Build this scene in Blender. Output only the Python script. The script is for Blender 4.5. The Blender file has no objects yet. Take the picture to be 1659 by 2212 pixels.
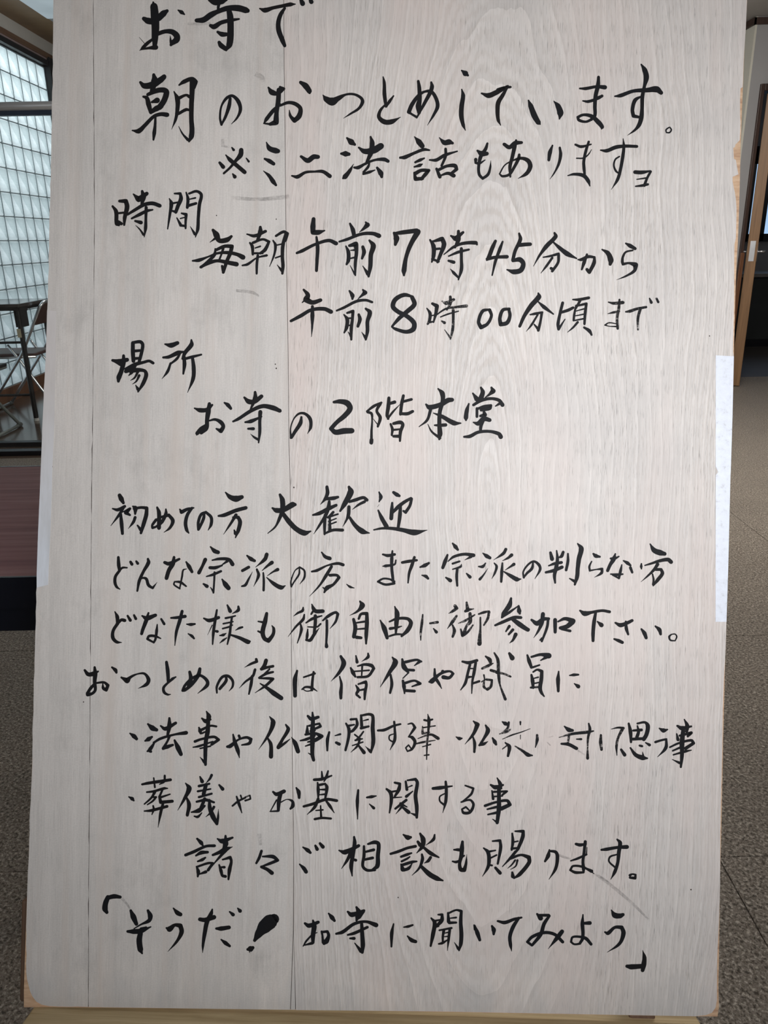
import bpy, bmesh, math, random
from mathutils import Vector, Matrix, noise
random.seed(7)
S = bpy.context.scene
COL = S.collection

# ---------------------------------------------------------------- camera
PITCH, ROLL, F, CZ = math.radians(19.5), math.radians(1.2), 1660.0, 1.2
FW = Vector((0, math.cos(PITCH), -math.sin(PITCH)))
_u0 = Vector((0, math.sin(PITCH), math.cos(PITCH)))
RT = Vector((1, 0, 0)) * math.cos(ROLL) - _u0 * math.sin(ROLL)
UP = _u0 * math.cos(ROLL) + Vector((1, 0, 0)) * math.sin(ROLL)
EYE = Vector((0, 0, CZ))
cd = bpy.data.cameras.new('camera'); cam = bpy.data.objects.new('camera', cd); COL.objects.link(cam)
cd.sensor_fit = 'HORIZONTAL'; cd.sensor_width = 36.0; cd.lens = 36.0 * F / 1659.0
cd.clip_start = 0.05; cd.clip_end = 100
cam.matrix_world = Matrix(((RT.x, UP.x, -FW.x, 0), (RT.y, UP.y, -FW.y, 0), (RT.z, UP.z, -FW.z, CZ), (0, 0, 0, 1)))
S.camera = cam

# ---------------------------------------------------------------- world, lights, exposure
S.view_settings.view_transform = 'Standard'; S.view_settings.look = 'None'
S.view_settings.gamma = 1.0; S.view_settings.use_curve_mapping = False
S.view_settings.exposure = 0.0
W = bpy.data.worlds.new('daylight'); S.world = W; W.use_nodes = True
W.node_tree.nodes['Background'].inputs[0].default_value = (0.75, 0.87, 1.0, 1)
W.node_tree.nodes['Background'].inputs[1].default_value = 0.55

def area(name, loc, target, sx, sy, power, col):
    l = bpy.data.lights.new(name, 'AREA'); l.shape = 'RECTANGLE'; l.size = sx; l.size_y = sy
    l.energy = power; l.color = col
    o = bpy.data.objects.new(name, l); COL.objects.link(o); o.location = loc
    o.rotation_euler = (Vector(target) - Vector(loc)).to_track_quat('-Z', 'Y').to_euler()
    return o
# added key and fill lights without visible fixtures, and daylight outside the glass blocks
area('board_key_light', (0.50, -0.44, 1.48), (0.16, 0.95, 0.98), 0.65, 0.65, 6.4, (0.93, 0.955, 1.0)).data.spread = math.radians(84)  # unseen key light added close to the board for its bright middle and falloff
area('overhead_fill_light', (0.0, -0.9, 2.60), (0.0, 0.6, 0.9), 1.4, 0.6, 7.2, (1.0, 0.90, 0.79))  # warm overhead fill, added for the board
area('courtyard_daylight', (-5.0, 6.6, 4.2), (-3.08, 6.6, 1.7), 4.2, 2.4, 440, (0.92, 0.97, 1.0))
area('hall_fill_light', (1.7, 3.4, 2.60), (1.9, 4.3, 0), 1.2, 0.8, 120, (1.0, 0.94, 0.86))  # fill added to brighten the hall floor
def bulb(name, loc, power, col, r=.15):
    l = bpy.data.lights.new(name, 'POINT'); l.energy = power; l.color = col; l.shadow_soft_size = r
    o = bpy.data.objects.new(name, l); COL.objects.link(o); o.location = loc
bulb('bay_fill_light', (-1.7, 6.6, 2.2), 26, (1.0, .95, .90))  # bare fill added to lift the wall band above the glass blocks
bulb('doorway_fill_light', (1.5, 5.4, 1.9), 16, (1.0, .96, .90))  # bare fill added to brighten the walls around the doorway
bulb('inner_room_light', (5.2, 8.2, 2.2), 5, (.9, .95, 1))

# ---------------------------------------------------------------- helpers
def mesh_obj(name, bm, mat, parent=None, smooth=False, bevel=0):
    me = bpy.data.meshes.new(name)
    bmesh.ops.recalc_face_normals(bm, faces=bm.faces)
    if smooth:
        for f in bm.faces: f.smooth = True
    bm.to_mesh(me); bm.free()
    if mat: me.materials.append(mat)
    o = bpy.data.objects.new(name, me); COL.objects.link(o)
    if parent: o.parent = parent
    if bevel:
        b = o.modifiers.new('bevel', 'BEVEL'); b.width = bevel; b.segments = 2; b.limit_method = 'ANGLE'
    return o
def empty(name, loc=(0, 0, 0), rz=0):
    o = bpy.data.objects.new(name, None); COL.objects.link(o); o.location = loc; o.rotation_euler = (0, 0, rz)
    o.empty_display_size = 0.1
    return o
def tag(o, label=None, cat=None, group=None, kind=None):
    if label: o['label'] = label
    if cat: o['category'] = cat
    if group: o['group'] = group
    if kind: o['kind'] = kind
    return o
def box(bm, x0, x1, y0, y1, z0, z1):
    v = [bm.verts.new((x, y, z)) for x in (x0, x1) for y in (y0, y1) for z in (z0, z1)]
    for f in ((0, 1, 3, 2), (4, 6, 7, 5), (0, 4, 5, 1), (2, 3, 7, 6), (0, 2, 6, 4), (1, 5, 7, 3)):
        bm.faces.new([v[i] for i in f])
    return bm
def B(*a):
    bm = bmesh.new()
    for i in range(0, len(a), 6): box(bm, *a[i:i + 6])
    return bm
def tube(bm, pts, r, n=10, closed=False):
    pts = [Vector(p) for p in pts]; rings = []
    for i, p in enumerate(pts):
        a = pts[i - 1] if i > 0 else p; b = pts[i + 1] if i < len(pts) - 1 else p
        d = (b - a).normalized()
        s = d.cross(Vector((0.13, 0.31, 0.94))).normalized(); t = s.cross(d)
        if i == 0: s0 = s
        else:
            s = (s0 - d * s0.dot(d)).normalized(); t = s.cross(d); s0 = s
        rings.append([bm.verts.new(p + (s * math.cos(k * 2 * math.pi / n) + t * math.sin(k * 2 * math.pi / n)) * r) for k in range(n)])
    for a, b in zip(rings, rings[1:]):
        for k in range(n): bm.faces.new((a[k], a[(k + 1) % n], b[(k + 1) % n], b[k]))
    bm.faces.new(rings[0]); bm.faces.new(rings[-1])
    return bm
def T(pts, r, n=10): return tube(bmesh.new(), pts, r, n)
def rounded(pts, rad=0.05, seg=5):
    pts = [Vector(p) for p in pts]; out = [pts[0]]
    for a, b, c in zip(pts, pts[1:], pts[2:]):
        d1 = (a - b); d2 = (c - b); k = min(rad, d1.length * .45, d2.length * .45)
        p, q = b + d1.normalized() * k, b + d2.normalized() * k
        for i in range(seg + 1):
            t = i / seg; out.append(p * (1 - t) ** 2 + b * 2 * t * (1 - t) + q * t * t)
    out.append(pts[-1]); return out

class M:
    def __init__(s, name, rough=0.5, metal=0.0, col=(.5, .5, .5), spec=0.5):
        s.m = bpy.data.materials.new(name); s.m.use_nodes = True; s.t = s.m.node_tree
        s.b = s.t.nodes['Principled BSDF']; s.b.inputs['Roughness'].default_value = rough
        s.b.inputs['Metallic'].default_value = metal; s.b.inputs['Base Color'].default_value = (*col, 1)
        s.b.inputs['Specular IOR Level'].default_value = spec
        s.tc = None
    def n(s, typ, **k):
        x = s.t.nodes.new('ShaderNode' + typ)
        for a, v in k.items():
            if a in x.inputs: x.inputs[a].default_value = v
            else: setattr(x, a, v)
        return x
    def l(s, a, b): s.t.links.new(a, b)
    def co(s, scale=(1, 1, 1), loc=(0, 0, 0), rot=(0, 0, 0), src='Object'):
        if not s.tc: s.tc = s.n('TexCoord')
        mp = s.n('Mapping'); s.l(s.tc.outputs[src], mp.inputs[0])
        mp.inputs['Scale'].default_value = scale; mp.inputs['Location'].default_value = loc; mp.inputs['Rotation'].default_value = rot
        return mp.outputs[0]
    def noise(s, vec, scale=1, detail=4, rough=.55, dist=0):
        x = s.n('TexNoise'); x.inputs['Scale'].default_value = scale; x.inputs['Detail'].default_value = detail
        x.inputs['Roughness'].default_value = rough; x.inputs['Distortion'].default_value = dist
        s.l(vec, x.inputs['Vector']); return x.outputs['Fac']
    def ramp(s, fac, stops, interp='LINEAR'):
        x = s.n('ValToRGB'); s.l(fac, x.inputs[0]); e = x.color_ramp.elements; x.color_ramp.interpolation = interp
        while len(e) < len(stops): e.new(0.5)
        for el, (p, c) in zip(e, stops):
            el.position = p; el.color = (*c, 1) if len(c) == 3 else c
        return x.outputs[0]
    def mix(s, fac, a, b, mode='MIX'):
        x = s.n('Mix'); x.data_type = 'RGBA'; x.blend_type = mode
        for sock, v in ((x.inputs[0], fac), (x.inputs[6], a), (x.inputs[7], b)):
            if hasattr(v, 'is_linked') or hasattr(v, 'links'): s.l(v, sock)
            elif isinstance(v, (int, float)): sock.default_value = v if sock == x.inputs[0] else (v, v, v, 1)
            else: sock.default_value = (*v, 1)
        return x.outputs[2]
    def color(s, c): s.l(c, s.b.inputs['Base Color']); return s
    def bump(s, h, strength=.3, dist=.01):
        x = s.n('Bump'); x.inputs['Strength'].default_value = strength; x.inputs['Distance'].default_value = dist
        s.l(h, x.inputs['Height']); s.l(x.outputs[0], s.b.inputs['Normal']); return s
def g(v): return (v, v, v)

def plain(name, col, rough=.5, metal=0, var=.12, sc=6, bump=0):
    m = M(name, rough, metal, col); n = m.noise(m.co(), sc, 5)
    m.color(m.ramp(n, [(.3, tuple(c * (1 - var) for c in col)), (.7, tuple(min(1, c * (1 + var)) for c in col))]))
    if bump: m.bump(m.noise(m.co(), sc * 20, 3), bump, .002)
    return m.m
def wood(name, dark, light, ax=(60, 60, 2), rough=.5):
    m = M(name, rough, 0); n = m.noise(m.co(ax), 1, 6, .6, .6)
    m.color(m.ramp(n, [(.3, dark), (.7, light)])); m.bump(n, .15, .002); return m.m

# ---------------------------------------------------------------- materials
def veneer(name, base, hue, kind):
    m = M(name, .55, 0, base, .35)
    P = m.co()
    fib = m.noise(m.co((900, 22, 1)), 1, 5, .65)
    pore = m.noise(m.co((1150, 38, 1), (3.1, 7, 0)), 1, 3, .6)
    mott = m.noise(P, 7, 5, .6)
    c = m.mix(m.ramp(mott, [(.35, g(0)), (.65, g(1))]), base, hue)
    c = m.mix(.9, c, m.ramp(fib, [(.25, g(.80)), (.5, g(.98)), (.78, g(1.08))]), 'MULTIPLY')
    if kind == 'left':
        # rubbed, cloth-like surface with soft smudges and faint cross scratches
        band = m.noise(m.co((55, 1.6, 1)), 1, 4, .55)
        c = m.mix(.8, c, m.ramp(band, [(.3, g(.86)), (.6, g(1))]), 'MULTIPLY')
        sm = m.noise(m.co((14, 9, 1), (2, 5, 0)), 1, 6, .7)
        c = m.mix(.8, c, m.ramp(sm, [(.28, g(.80)), (.46, g(1))]), 'MULTIPLY')
        c = m.mix(.35, c, m.ramp(pore, [(.28, g(.55)), (.36, g(1))]), 'MULTIPLY')
        cl = m.noise(m.co((420, 520, 1), (6, 3, 0)), 1, 3, .7)
        c = m.mix(.6, c, m.ramp(cl, [(.3, g(.86)), (.65, g(1.05))]), 'MULTIPLY')
        rs = m.noise(m.co((34, .9, 1), (8, 4, 0)), 1, 5, .6)
        c = m.mix(m.ramp(rs, [(.52, g(0)), (.68, g(.55))]), c, (base[0] * .86, base[1] * .80, base[2] * .76))
    else:
        # flat-cut figure: long nested arches
        wv = m.n('TexWave'); wv.wave_type = 'RINGS'; wv.rings_direction = 'Z'; wv.wave_profile = 'SAW'
        nz = m.n('TexNoise'); nz.inputs['Scale'].default_value = 3.2; nz.inputs['Detail'].default_value = 3
        m.l(m.co((1, .45, 1)), nz.inputs['Vector'])
        dv = m.mix(.09, m.co((1.0, .17, 0), (-.64, -.165, 0)), nz.outputs['Color'], 'ADD')
        m.l(dv, wv.inputs['Vector']); wv.inputs['Scale'].default_value = 21
        wv.inputs['Distortion'].default_value = 1.6; wv.inputs['Detail'].default_value = 3; wv.inputs['Detail Scale'].default_value = 1.5
        fig = m.ramp(wv.outputs['Fac'], [(.0, g(.86)), (.25, g(.97)), (.6, g(.95)), (.9, g(1.06)), (1, g(1.08))])
        c = m.mix(.75, c, fig, 'MULTIPLY')
        w2 = m.n('TexWave'); w2.wave_type = 'RINGS'; w2.rings_direction = 'Z'; w2.wave_profile = 'SIN'
        m.l(dv, w2.inputs['Vector']); w2.inputs['Scale'].default_value = 74
        w2.inputs['Distortion'].default_value = 7; w2.inputs['Detail'].default_value = 5; w2.inputs['Detail Scale'].default_value = 1.6; w2.inputs['Detail Roughness'].default_value = .7
        vis = m.ramp(m.noise(m.co((5, 1.6, 1), (1, 6, 0)), 1, 3), [(.38, g(.12)), (.62, g(.95))])
        c = m.mix(vis, c, m.mix(1.0, c, m.ramp(w2.outputs['Fac'], [(.15, (.915, .895, .875)), (.55, g(1.0)), (1, g(1.03))]), 'MULTIPLY'))
        pink = m.noise(m.co((9, 1.5, 1), (4, 1, 0)), 1, 4, .6)
        c = m.mix(m.ramp(pink, [(.45, g(0)), (.7, g(.7))]), c, (base[0] * .97, base[1] * .88, base[2] * .86))
        msk = m.noise(m.co((7, 3, 1), (9, 2, 0)), 1, 3)
        pc = m.ramp(pore, [(.32, g(.38)), (.42, g(1))])
        c = m.mix(m.ramp(msk, [(.35, g(.25)), (.65, g(.9))]), c, m.mix(1.0, c, pc, 'MULTIPLY'))
    # grey stains creeping up from the foot of the board
    sx = m.n('SeparateXYZ'); m.l(m.tc.outputs['Object'], sx.inputs[0])
    st = m.noise(m.co((18, 5, 1)), 1, 5, .65)
    ad = m.n('Math', operation='MULTIPLY_ADD'); m.l(st, ad.inputs[0]); ad.inputs[1].default_value = .16; m.l(sx.outputs['Y'], ad.inputs[2])
    c = m.mix(m.ramp(ad.outputs[0], [(.07, g(.5)), (.13, g(0))]), c, (.36, .37, .38))
    m.color(c); m.bump(fib, .25, .0006)
    return m.m
V_SIDE = veneer('veneer_rubbed_grey', (.675, .625, .58), (.62, .58, .54), 'left')
V_MAIN = veneer('veneer_figured', (.675, .622, .578), (.605, .56, .525), 'main')
m = M('plywood_core', .7, 0); cr = m.noise(m.co((30, 160, 1)), 1, 5, .6)
CORE = m.color(m.ramp(cr, [(.25, (.36, .20, .12)), (.5, (.56, .36, .22)), (.75, (.68, .49, .33))])).bump(cr, .5, .001).m
SEAM = plain('seam_dirt', (.06, .045, .04), .9)
m = M('packing_tape', .32, 0, (.72, .74, .80), .6)
tp = m.noise(m.co((120, 120, 1)), 1, 4, .7)
TAPE_W = m.color(m.ramp(tp, [(.28, (.52, .52, .54)), (.42, (.70, .72, .78)), (.7, (.76, .79, .86))])).bump(tp, .15, .0006).m
m = M('masking_tape', .45, 0, (.6, .58, .58), .5)
tp = m.noise(m.co((40, 6, 1)), 1, 5, .65); sx = m.n('SeparateXYZ'); m.l(m.tc.outputs['Object'], sx.inputs[0])
cc = m.mix(m.ramp(sx.outputs['Y'], [(.60, g(1)), (.82, g(0))]), m.ramp(tp, [(.3, (.53, .49, .46)), (.6, (.60, .56, .54))]), m.ramp(tp, [(.25, (.50, .50, .50)), (.5, (.66, .68, .72))]))
TAPE_L = m.color(cc).m

def inkmat(name, mode):
    m = M(name, .6, 0, (.012, .012, .014), .15)
    h = m.noise(m.co(), 14, 3)
    m.color(m.ramp(h, [(.3, (.009, .0075, .0072)), (.7, (.0075, .0085, .011))]))
    out = m.t.nodes['Material Output']; tr = m.n('BsdfTransparent'); mx = m.n('MixShader')
    dry = m.noise(m.co((300, 420, 1)), 1, 4, .75); blot = m.noise(m.co((45, 60, 1)), 1, 3, .6)
    s = m.mix(.5, dry, blot)
    if mode == 0: f = m.ramp(dry, [(.15, g(.7)), (.2, g(1))])
    elif mode == 1: f = m.ramp(s, [(.36, g(.12)), (.50, g(.97))])
    else: f = m.ramp(s, [(.38, g(.0)), (.68, g(.34))])
    m.l(f, mx.inputs[0]); m.l(tr.outputs[0], mx.inputs[1]); m.l(m.b.outputs[0], mx.inputs[2]); m.l(mx.outputs[0], out.inputs[0])
    return m.m
INK = [inkmat('sumi_ink', 0), inkmat('sumi_ink_dry', 1), inkmat('ink_smear', 2)]

m = M('rough_floor_sheet', .34, 0, (.2, .18, .16), .5)
a = m.noise(m.co((1, 1, 1), rot=(0, 0, .6)), 150, 5, .68, .35); b2 = m.noise(m.co((1, 1.6, 1), (5, 2, 0), (0, 0, .6)), 210, 3, .6); lo = m.noise(m.co(), 2.5, 3)
c = m.ramp(a, [(.39, (.075, .060, .046)), (.46, (.25, .212, .17)), (.55, (.35, .30, .25)), (.62, (.66, .60, .52))])
c = m.mix(.5, c, m.ramp(lo, [(.3, g(.8)), (.7, g(1.08))]), 'MULTIPLY')
c = m.mix(m.ramp(b2, [(.64, g(0)), (.70, g(.8))]), c, (.62, .58, .52))
FLOOR = m.color(c).bump(a, 1.0, .012).m
m = M('polished_brown_tile', .16, 0, (.05, .035, .028), .6); n1 = m.noise(m.co(), 3.2, 5)
TILE = m.color(m.ramp(n1, [(.3, (.065, .042, .032)), (.7, (.13, .095, .075))])).bump(m.noise(m.co(), 9, 3), .06, .01).m
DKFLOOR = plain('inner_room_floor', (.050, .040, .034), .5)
PLASTER = plain('pale_plaster', (.52, .51, .49), .85, 0, .05, 3)
PLASTER_D = plain('grey_plaster', (.30, .30, .31), .85, 0, .05, 3)
CEIL = plain('grey_ceiling_board', (.34, .35, .37), .85, 0, .06, 2)
BROWNC = plain('brown_ceiling_panel', (.22, .14, .075), .5, 0, .25, 5)
BLACK = plain('black_metal', (.006, .006, .008), .45, 0)
TOPG = M('glossy_dark_tabletop', .12, 0, (.035, .03, .028), .9).m
BLACKP = plain('black_lacquer', (.006, .007, .012), .3)
DKWOOD = wood('dark_brown_frame', (.022, .012, .010), (.055, .028, .020))
REDWOOD = wood('reddish_brown_wood', (.10, .038, .015), (.19, .080, .035))
OAK = wood('door_stile_oak', (.17, .092, .042), (.27, .150, .070), (80, 80, 3))
PINE = wood('ochre_pine', (.36, .26, .13), (.60, .48, .28), (6, 120, 120), .6)
PINE_V = wood('aged_batten', (.10, .055, .035), (.17, .10, .06), (90, 6, 90), .6)
CHROME = M('chrome', .3, 1, (.86, .90, .94)).m
STEEL = plain('brushed_steel', (.55, .56, .58), .35, .9)
GREYT = plain('grey_enamel_tube', (.24, .265, .26), .4, .2)
RUBBER = plain('rubber', (.10, .11, .11), .7)
WHITEP = plain('white_plastic', (.62, .62, .60), .4)
CREAM = plain('cream_sticker', (.62, .56, .38), .5)
SEATM = plain('maroon_vinyl', (.085, .040, .034), .45)
DARKG = plain('dark_green_cabinet', (.025, .028, .028), .5)
TABLEW = M('rosewood_laminate', .6, 0, (.2,.1,.1), .25); q = TABLEW.noise(TABLEW.co((2.2, 46, 1)), 1, 5, .6, .3)
TABLEW.color(TABLEW.ramp(q, [(.28, (.15, .078, .085)), (.52, (.235, .125, .13)), (.72, (.31, .185, .185))])); TABLEW = TABLEW.m
# glass block: pressed frosted glass that passes the daylight behind it
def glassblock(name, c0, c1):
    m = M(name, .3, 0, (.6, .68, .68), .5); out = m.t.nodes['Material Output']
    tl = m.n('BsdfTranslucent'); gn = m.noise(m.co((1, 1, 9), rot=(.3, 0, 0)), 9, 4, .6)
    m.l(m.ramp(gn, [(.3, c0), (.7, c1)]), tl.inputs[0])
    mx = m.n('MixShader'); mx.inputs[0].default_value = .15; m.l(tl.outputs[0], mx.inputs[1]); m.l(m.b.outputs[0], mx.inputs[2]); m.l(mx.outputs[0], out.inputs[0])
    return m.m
GLASSB = glassblock('glass_block_sky_tint', (.80, .84, .85), (.95, .97, .97))
GLASSD = glassblock('glass_block_ground_tint', (.60, .655, .66), (.72, .77, .77))  # darker copy of the block glass, painting in the refracted ground
def clear(name, tint=(.95, .98, .98), k=.10):
    m = M(name); out = m.t.nodes['Material Output']; tr = m.n('BsdfTransparent'); tr.inputs[0].default_value = (*tint, 1)
    gl = m.n('BsdfGlossy'); gl.inputs['Roughness'].default_value = .03; mx = m.n('MixShader'); mx.inputs[0].default_value = k
    m.l(tr.outputs[0], mx.inputs[1]); m.l(gl.outputs[0], mx.inputs[2]); m.l(mx.outputs[0], out.inputs[0]); return m.m
GLASS = clear('clear_glass', (.97, .985, .98), .04)
def emit(name, col, st):
    m = M(name); e = m.n('Emission'); e.inputs[0].default_value = (*col, 1); e.inputs[1].default_value = st
    n = m.noise(m.co(), 3, 2); m.l(m.ramp(n, [(.3, tuple(c * .85 for c in col)), (.7, col)]), e.inputs[0])
    m.l(e.outputs[0], m.t.nodes['Material Output'].inputs[0]); return m.m
LAMP = emit('lamp_diffuser', (.70, .82, .90), .55)
SKYW = emit('daylit_window', (.45, .68, 1.0), .95)

# ---------------------------------------------------------------- room shell
def st(name, bm, mat, parent=None):
    o = mesh_obj(name, bm, mat, parent)
    if not parent: o['kind'] = 'structure'
    return o
XL = -3.08
fl = st('floor', B(-3.3, 6.2, -3.2, 4.5, -.1, -.004, -1.1, 2.7, 4.5, 10.2, -.1, 0, 2.7, 6.2, 4.5, 6.75, -.1, 0), FLOOR)
tx = [-3.3] + [.667 + .91 * k for k in range(-4, 7)] + [6.2]; ty = [-3.2] + [1.238 + .91 * k for k in range(-4, 4)] + [4.5]
for x0, x1 in zip(tx, tx[1:]):
    for y0, y1 in zip(ty, ty[1:]):
        mesh_obj('floor_sheet', B(x0 + .0012, x1 - .0012, y0 + .0012, y1 - .0012, -.004, 0), FLOOR, fl)
st('floor', B(-3.3, -1.1, 4.5, 10.2, -.1, 0), TILE)
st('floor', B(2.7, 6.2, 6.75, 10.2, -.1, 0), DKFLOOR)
st('ceiling', B(-2.77, 1.5, -3.2, 10.2, 3.03, 3.13), CEIL)
st('ceiling', B(1.5, 6.2, -3.2, 6.42, 2.65, 3.13, 1.5, 2.745, 6.42, 10.2, 2.65, 3.13), plain('soffit_grey', (.40, .38, .36), .85, 0, .05, 2))
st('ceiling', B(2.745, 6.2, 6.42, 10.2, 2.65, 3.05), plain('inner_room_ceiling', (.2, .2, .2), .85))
st('ceiling', B(-3.3, -2.77, -3.2, 10.2, 3.028, 3.13), BROWNC)
st('wall_rear', B(-3.3, -1.2, -3.3, -3.2, 0, 3.05, 2.6, 6.2, -3.3, -3.2, 0, 3.05, -1.2, 2.6, -3.3, -3.2, 2.5, 3.05), PLASTER)
st('wall_back', B(-3.3, 2.745, 10.1, 10.2, 0, 3.05), PLASTER_D)
st('wall_right', B(6.1, 6.2, -3.3, 10.2, 0, 3.05), PLASTER)
# left wall: plain up to the partition, glass blocks beyond it
wl = st('wall_left', B(XL - .12, XL, -3.3, 5.0, 0, 3.05, XL - .12, XL, 5.0, 8.17, 2.79, 3.05, XL - .12, XL, 5.0, 8.17, 0, .085,
                       XL - .12, XL, 8.17, 10.2, 0, 3.05), PLASTER)
bs = .19; NY, NZ = 16, 14; Y0, Z0 = 5.08, .095
Y0 = 8.14 - NY * bs; Z0 = 2.775 - NZ * bs
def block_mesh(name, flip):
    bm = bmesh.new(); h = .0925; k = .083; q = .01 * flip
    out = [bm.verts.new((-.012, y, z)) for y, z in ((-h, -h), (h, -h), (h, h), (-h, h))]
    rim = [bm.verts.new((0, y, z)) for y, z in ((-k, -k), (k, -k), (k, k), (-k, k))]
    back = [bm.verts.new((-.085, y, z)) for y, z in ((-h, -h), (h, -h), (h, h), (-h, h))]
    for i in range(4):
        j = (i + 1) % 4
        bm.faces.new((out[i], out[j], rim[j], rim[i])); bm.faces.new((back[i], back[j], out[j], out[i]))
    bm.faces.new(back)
    # pressed wave: sky/ground refraction painted as bright and dull facets along a bowed ridge
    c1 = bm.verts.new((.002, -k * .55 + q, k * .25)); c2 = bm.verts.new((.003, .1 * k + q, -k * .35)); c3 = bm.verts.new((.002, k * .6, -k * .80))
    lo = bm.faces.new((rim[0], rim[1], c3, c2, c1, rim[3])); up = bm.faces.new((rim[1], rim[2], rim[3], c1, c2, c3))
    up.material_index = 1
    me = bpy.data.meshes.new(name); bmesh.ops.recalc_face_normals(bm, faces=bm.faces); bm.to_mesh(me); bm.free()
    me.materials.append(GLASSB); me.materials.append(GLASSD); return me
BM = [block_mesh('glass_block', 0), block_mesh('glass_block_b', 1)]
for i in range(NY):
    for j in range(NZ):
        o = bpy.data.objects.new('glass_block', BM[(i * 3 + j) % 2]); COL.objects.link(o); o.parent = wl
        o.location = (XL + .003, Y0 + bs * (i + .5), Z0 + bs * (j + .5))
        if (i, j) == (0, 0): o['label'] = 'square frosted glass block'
bm = bmesh.new()
for i in range(NY + 1): box(bm, XL - .08, XL + .0035, Y0 + bs * i - .0024, Y0 + bs * i + .0024, Z0, Z0 + NZ * bs)
for j in range(NZ + 1): box(bm, XL - .08, XL + .000, Y0, Y0 + bs * NY, Z0 + bs * j - .004, Z0 + bs * j + .004)
mesh_obj('mortar_joint', bm, plain('blue_grey_mortar', (.22, .28, .31), .8), wl)
st('trim_1', B(XL - .02, XL + .05, 5.0, 8.2, 2.785, 2.83, XL - .02, XL + .06, 8.145, 8.45, 0, 2.86), BLACK)
st('trim_2', B(XL - .02, XL + .04, 5.0, 8.4, 2.83, 2.85), plain('pinkish_grey_trim', (.25, .19, .19), .6))
st('trim_3', B(XL - .02, XL + .05, 5.0, 8.4, 2.85, 2.895), wood('crown_brown', (.10, .05, .03), (.17, .10, .06), (60, 2, 60)))
st('baseboard_left', B(XL - .01, XL + .02, 4.9, 8.15, 0, .115), REDWOOD)
tag(mesh_obj('ceiling_light', B(-2.71, -2.40, 6.55, 7.40, 2.985, 3.03), LAMP),
    'small rectangular ceiling light above the glass block wall', 'ceiling light')

# right-hand cross wall with the doorway, its crown rail, and the return wall
YW = 6.33
wf = st('wall_front', B(2.745, 2.82, YW, YW + .12, 0, 2.65, 2.82, 3.95, YW, YW + .12, 2.22, 2.65, 3.95, 6.2, YW, YW + .12, 0, 2.65), PLASTER_D)
st('wall_return', B(2.73, 2.745, YW, 10.2, 0, 2.65), plain('ivory_plaster', (.55, .54, .48), .85, 0, .04, 3))
st('trim_4', B(2.715, 6.2, YW - .015, YW + .01, 2.598, 2.642, 2.712, 2.73, YW - .015, 9.0, 2.598, 2.642), DKWOOD)
d1 = empty('door_1', (0, 0, 0)); d1['kind'] = 'structure'
mesh_obj('door_frame', B(2.82, 2.85, YW - .02, YW + .13, 0, 2.22, 3.90, 3.95, YW - .02, YW + .13, 0, 2.22, 2.85, 3.90, YW - .02, YW + .13, 2.175, 2.22), DKWOOD, d1, bevel=.004)
tag(mesh_obj('jamb_guard', B(2.823, 2.852, YW - .036, YW - .021, 0, 1.05), REDWOOD, d1, bevel=.003), 'reddish brown wooden guard on the lower jamb')
leaf = empty('door_leaf'); leaf.parent = d1
lm = Matrix.Translation((2.918, YW - .01, 0)) @ Matrix.Rotation(math.radians(-25.2), 4, 'Z')
leaf.matrix_world = lm
mesh_obj('stile', B(-.038, .038, 0, .10, .005, 2.16), OAK, leaf, bevel=.003)
mesh_obj('stile', B(-.03, .03, .72, .82, .005, 2.16), OAK, leaf, bevel=.003)
mesh_obj('rail', B(-.02, .02, .10, .72, .005, .25, -.02, .02, .10, .72, 2.04, 2.16, -.02, .02, .10, .72, .86, .98), OAK, leaf, bevel=.003)
mesh_obj('pane', B(-.004, .004, .10, .72, .98, 2.04, -.004, .004, .10, .72, .25, .86), GLASS, leaf)
mesh_obj('lock_plate', B(-.019, .019, -.004, .0, .985, 1.135), STEEL, leaf)
for s in (-1, 1):
    bm = T(rounded([(s * .038, .055, 1.055), (s * .088, .055, 1.055), (s * .088, .165, 1.05)], .02), .009)
    box(bm, s * .038 - .003, s * .038 + .003, .035, .075, .98, 1.12)
    mesh_obj('lever', bm, STEEL, leaf, True)
# window far inside the inner room, and furniture seen through the doorway
w1 = empty('window_1'); w1['kind'] = 'structure'
mesh_obj('pane', B(3.55, 3.95, 9.42, 9.44, 1.18, 1.92), SKYW, w1); mesh_obj('pane', B(4.27, 4.40, 9.42, 9.44, 1.18, 1.92), SKYW, w1); mesh_obj('pane', B(4.45, 5.3, 9.42, 9.44, 1.18, 1.92), SKYW, w1)
mesh_obj('window_frame', B(3.40, 3.55, 9.40, 9.45, 1.10, 2.10, 3.95, 4.27, 9.40, 9.45, 1.10, 2.10, 4.40, 4.45, 9.40, 9.45, 1.10, 2.10, 5.3, 5.4, 9.40, 9.45, 1.10, 2.10, 3.55, 5.3, 9.40, 9.45, 1.92, 2.10, 3.55, 5.3, 9.40, 9.45, 1.10, 1.18), BLACK, w1)
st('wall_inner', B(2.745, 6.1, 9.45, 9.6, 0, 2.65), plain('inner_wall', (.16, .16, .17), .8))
t = empty('counter', (3.9, 8.6, 0)); tag(t, 'dark green counter with a worn pale top seen through the doorway', 'counter')
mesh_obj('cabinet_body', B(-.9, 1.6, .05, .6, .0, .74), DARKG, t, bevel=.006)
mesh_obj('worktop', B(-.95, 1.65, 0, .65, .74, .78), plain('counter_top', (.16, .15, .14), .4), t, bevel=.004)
mesh_obj('plinth', B(-.85, 1.55, .04, .05, .0, .08), BLACK, t)

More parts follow.
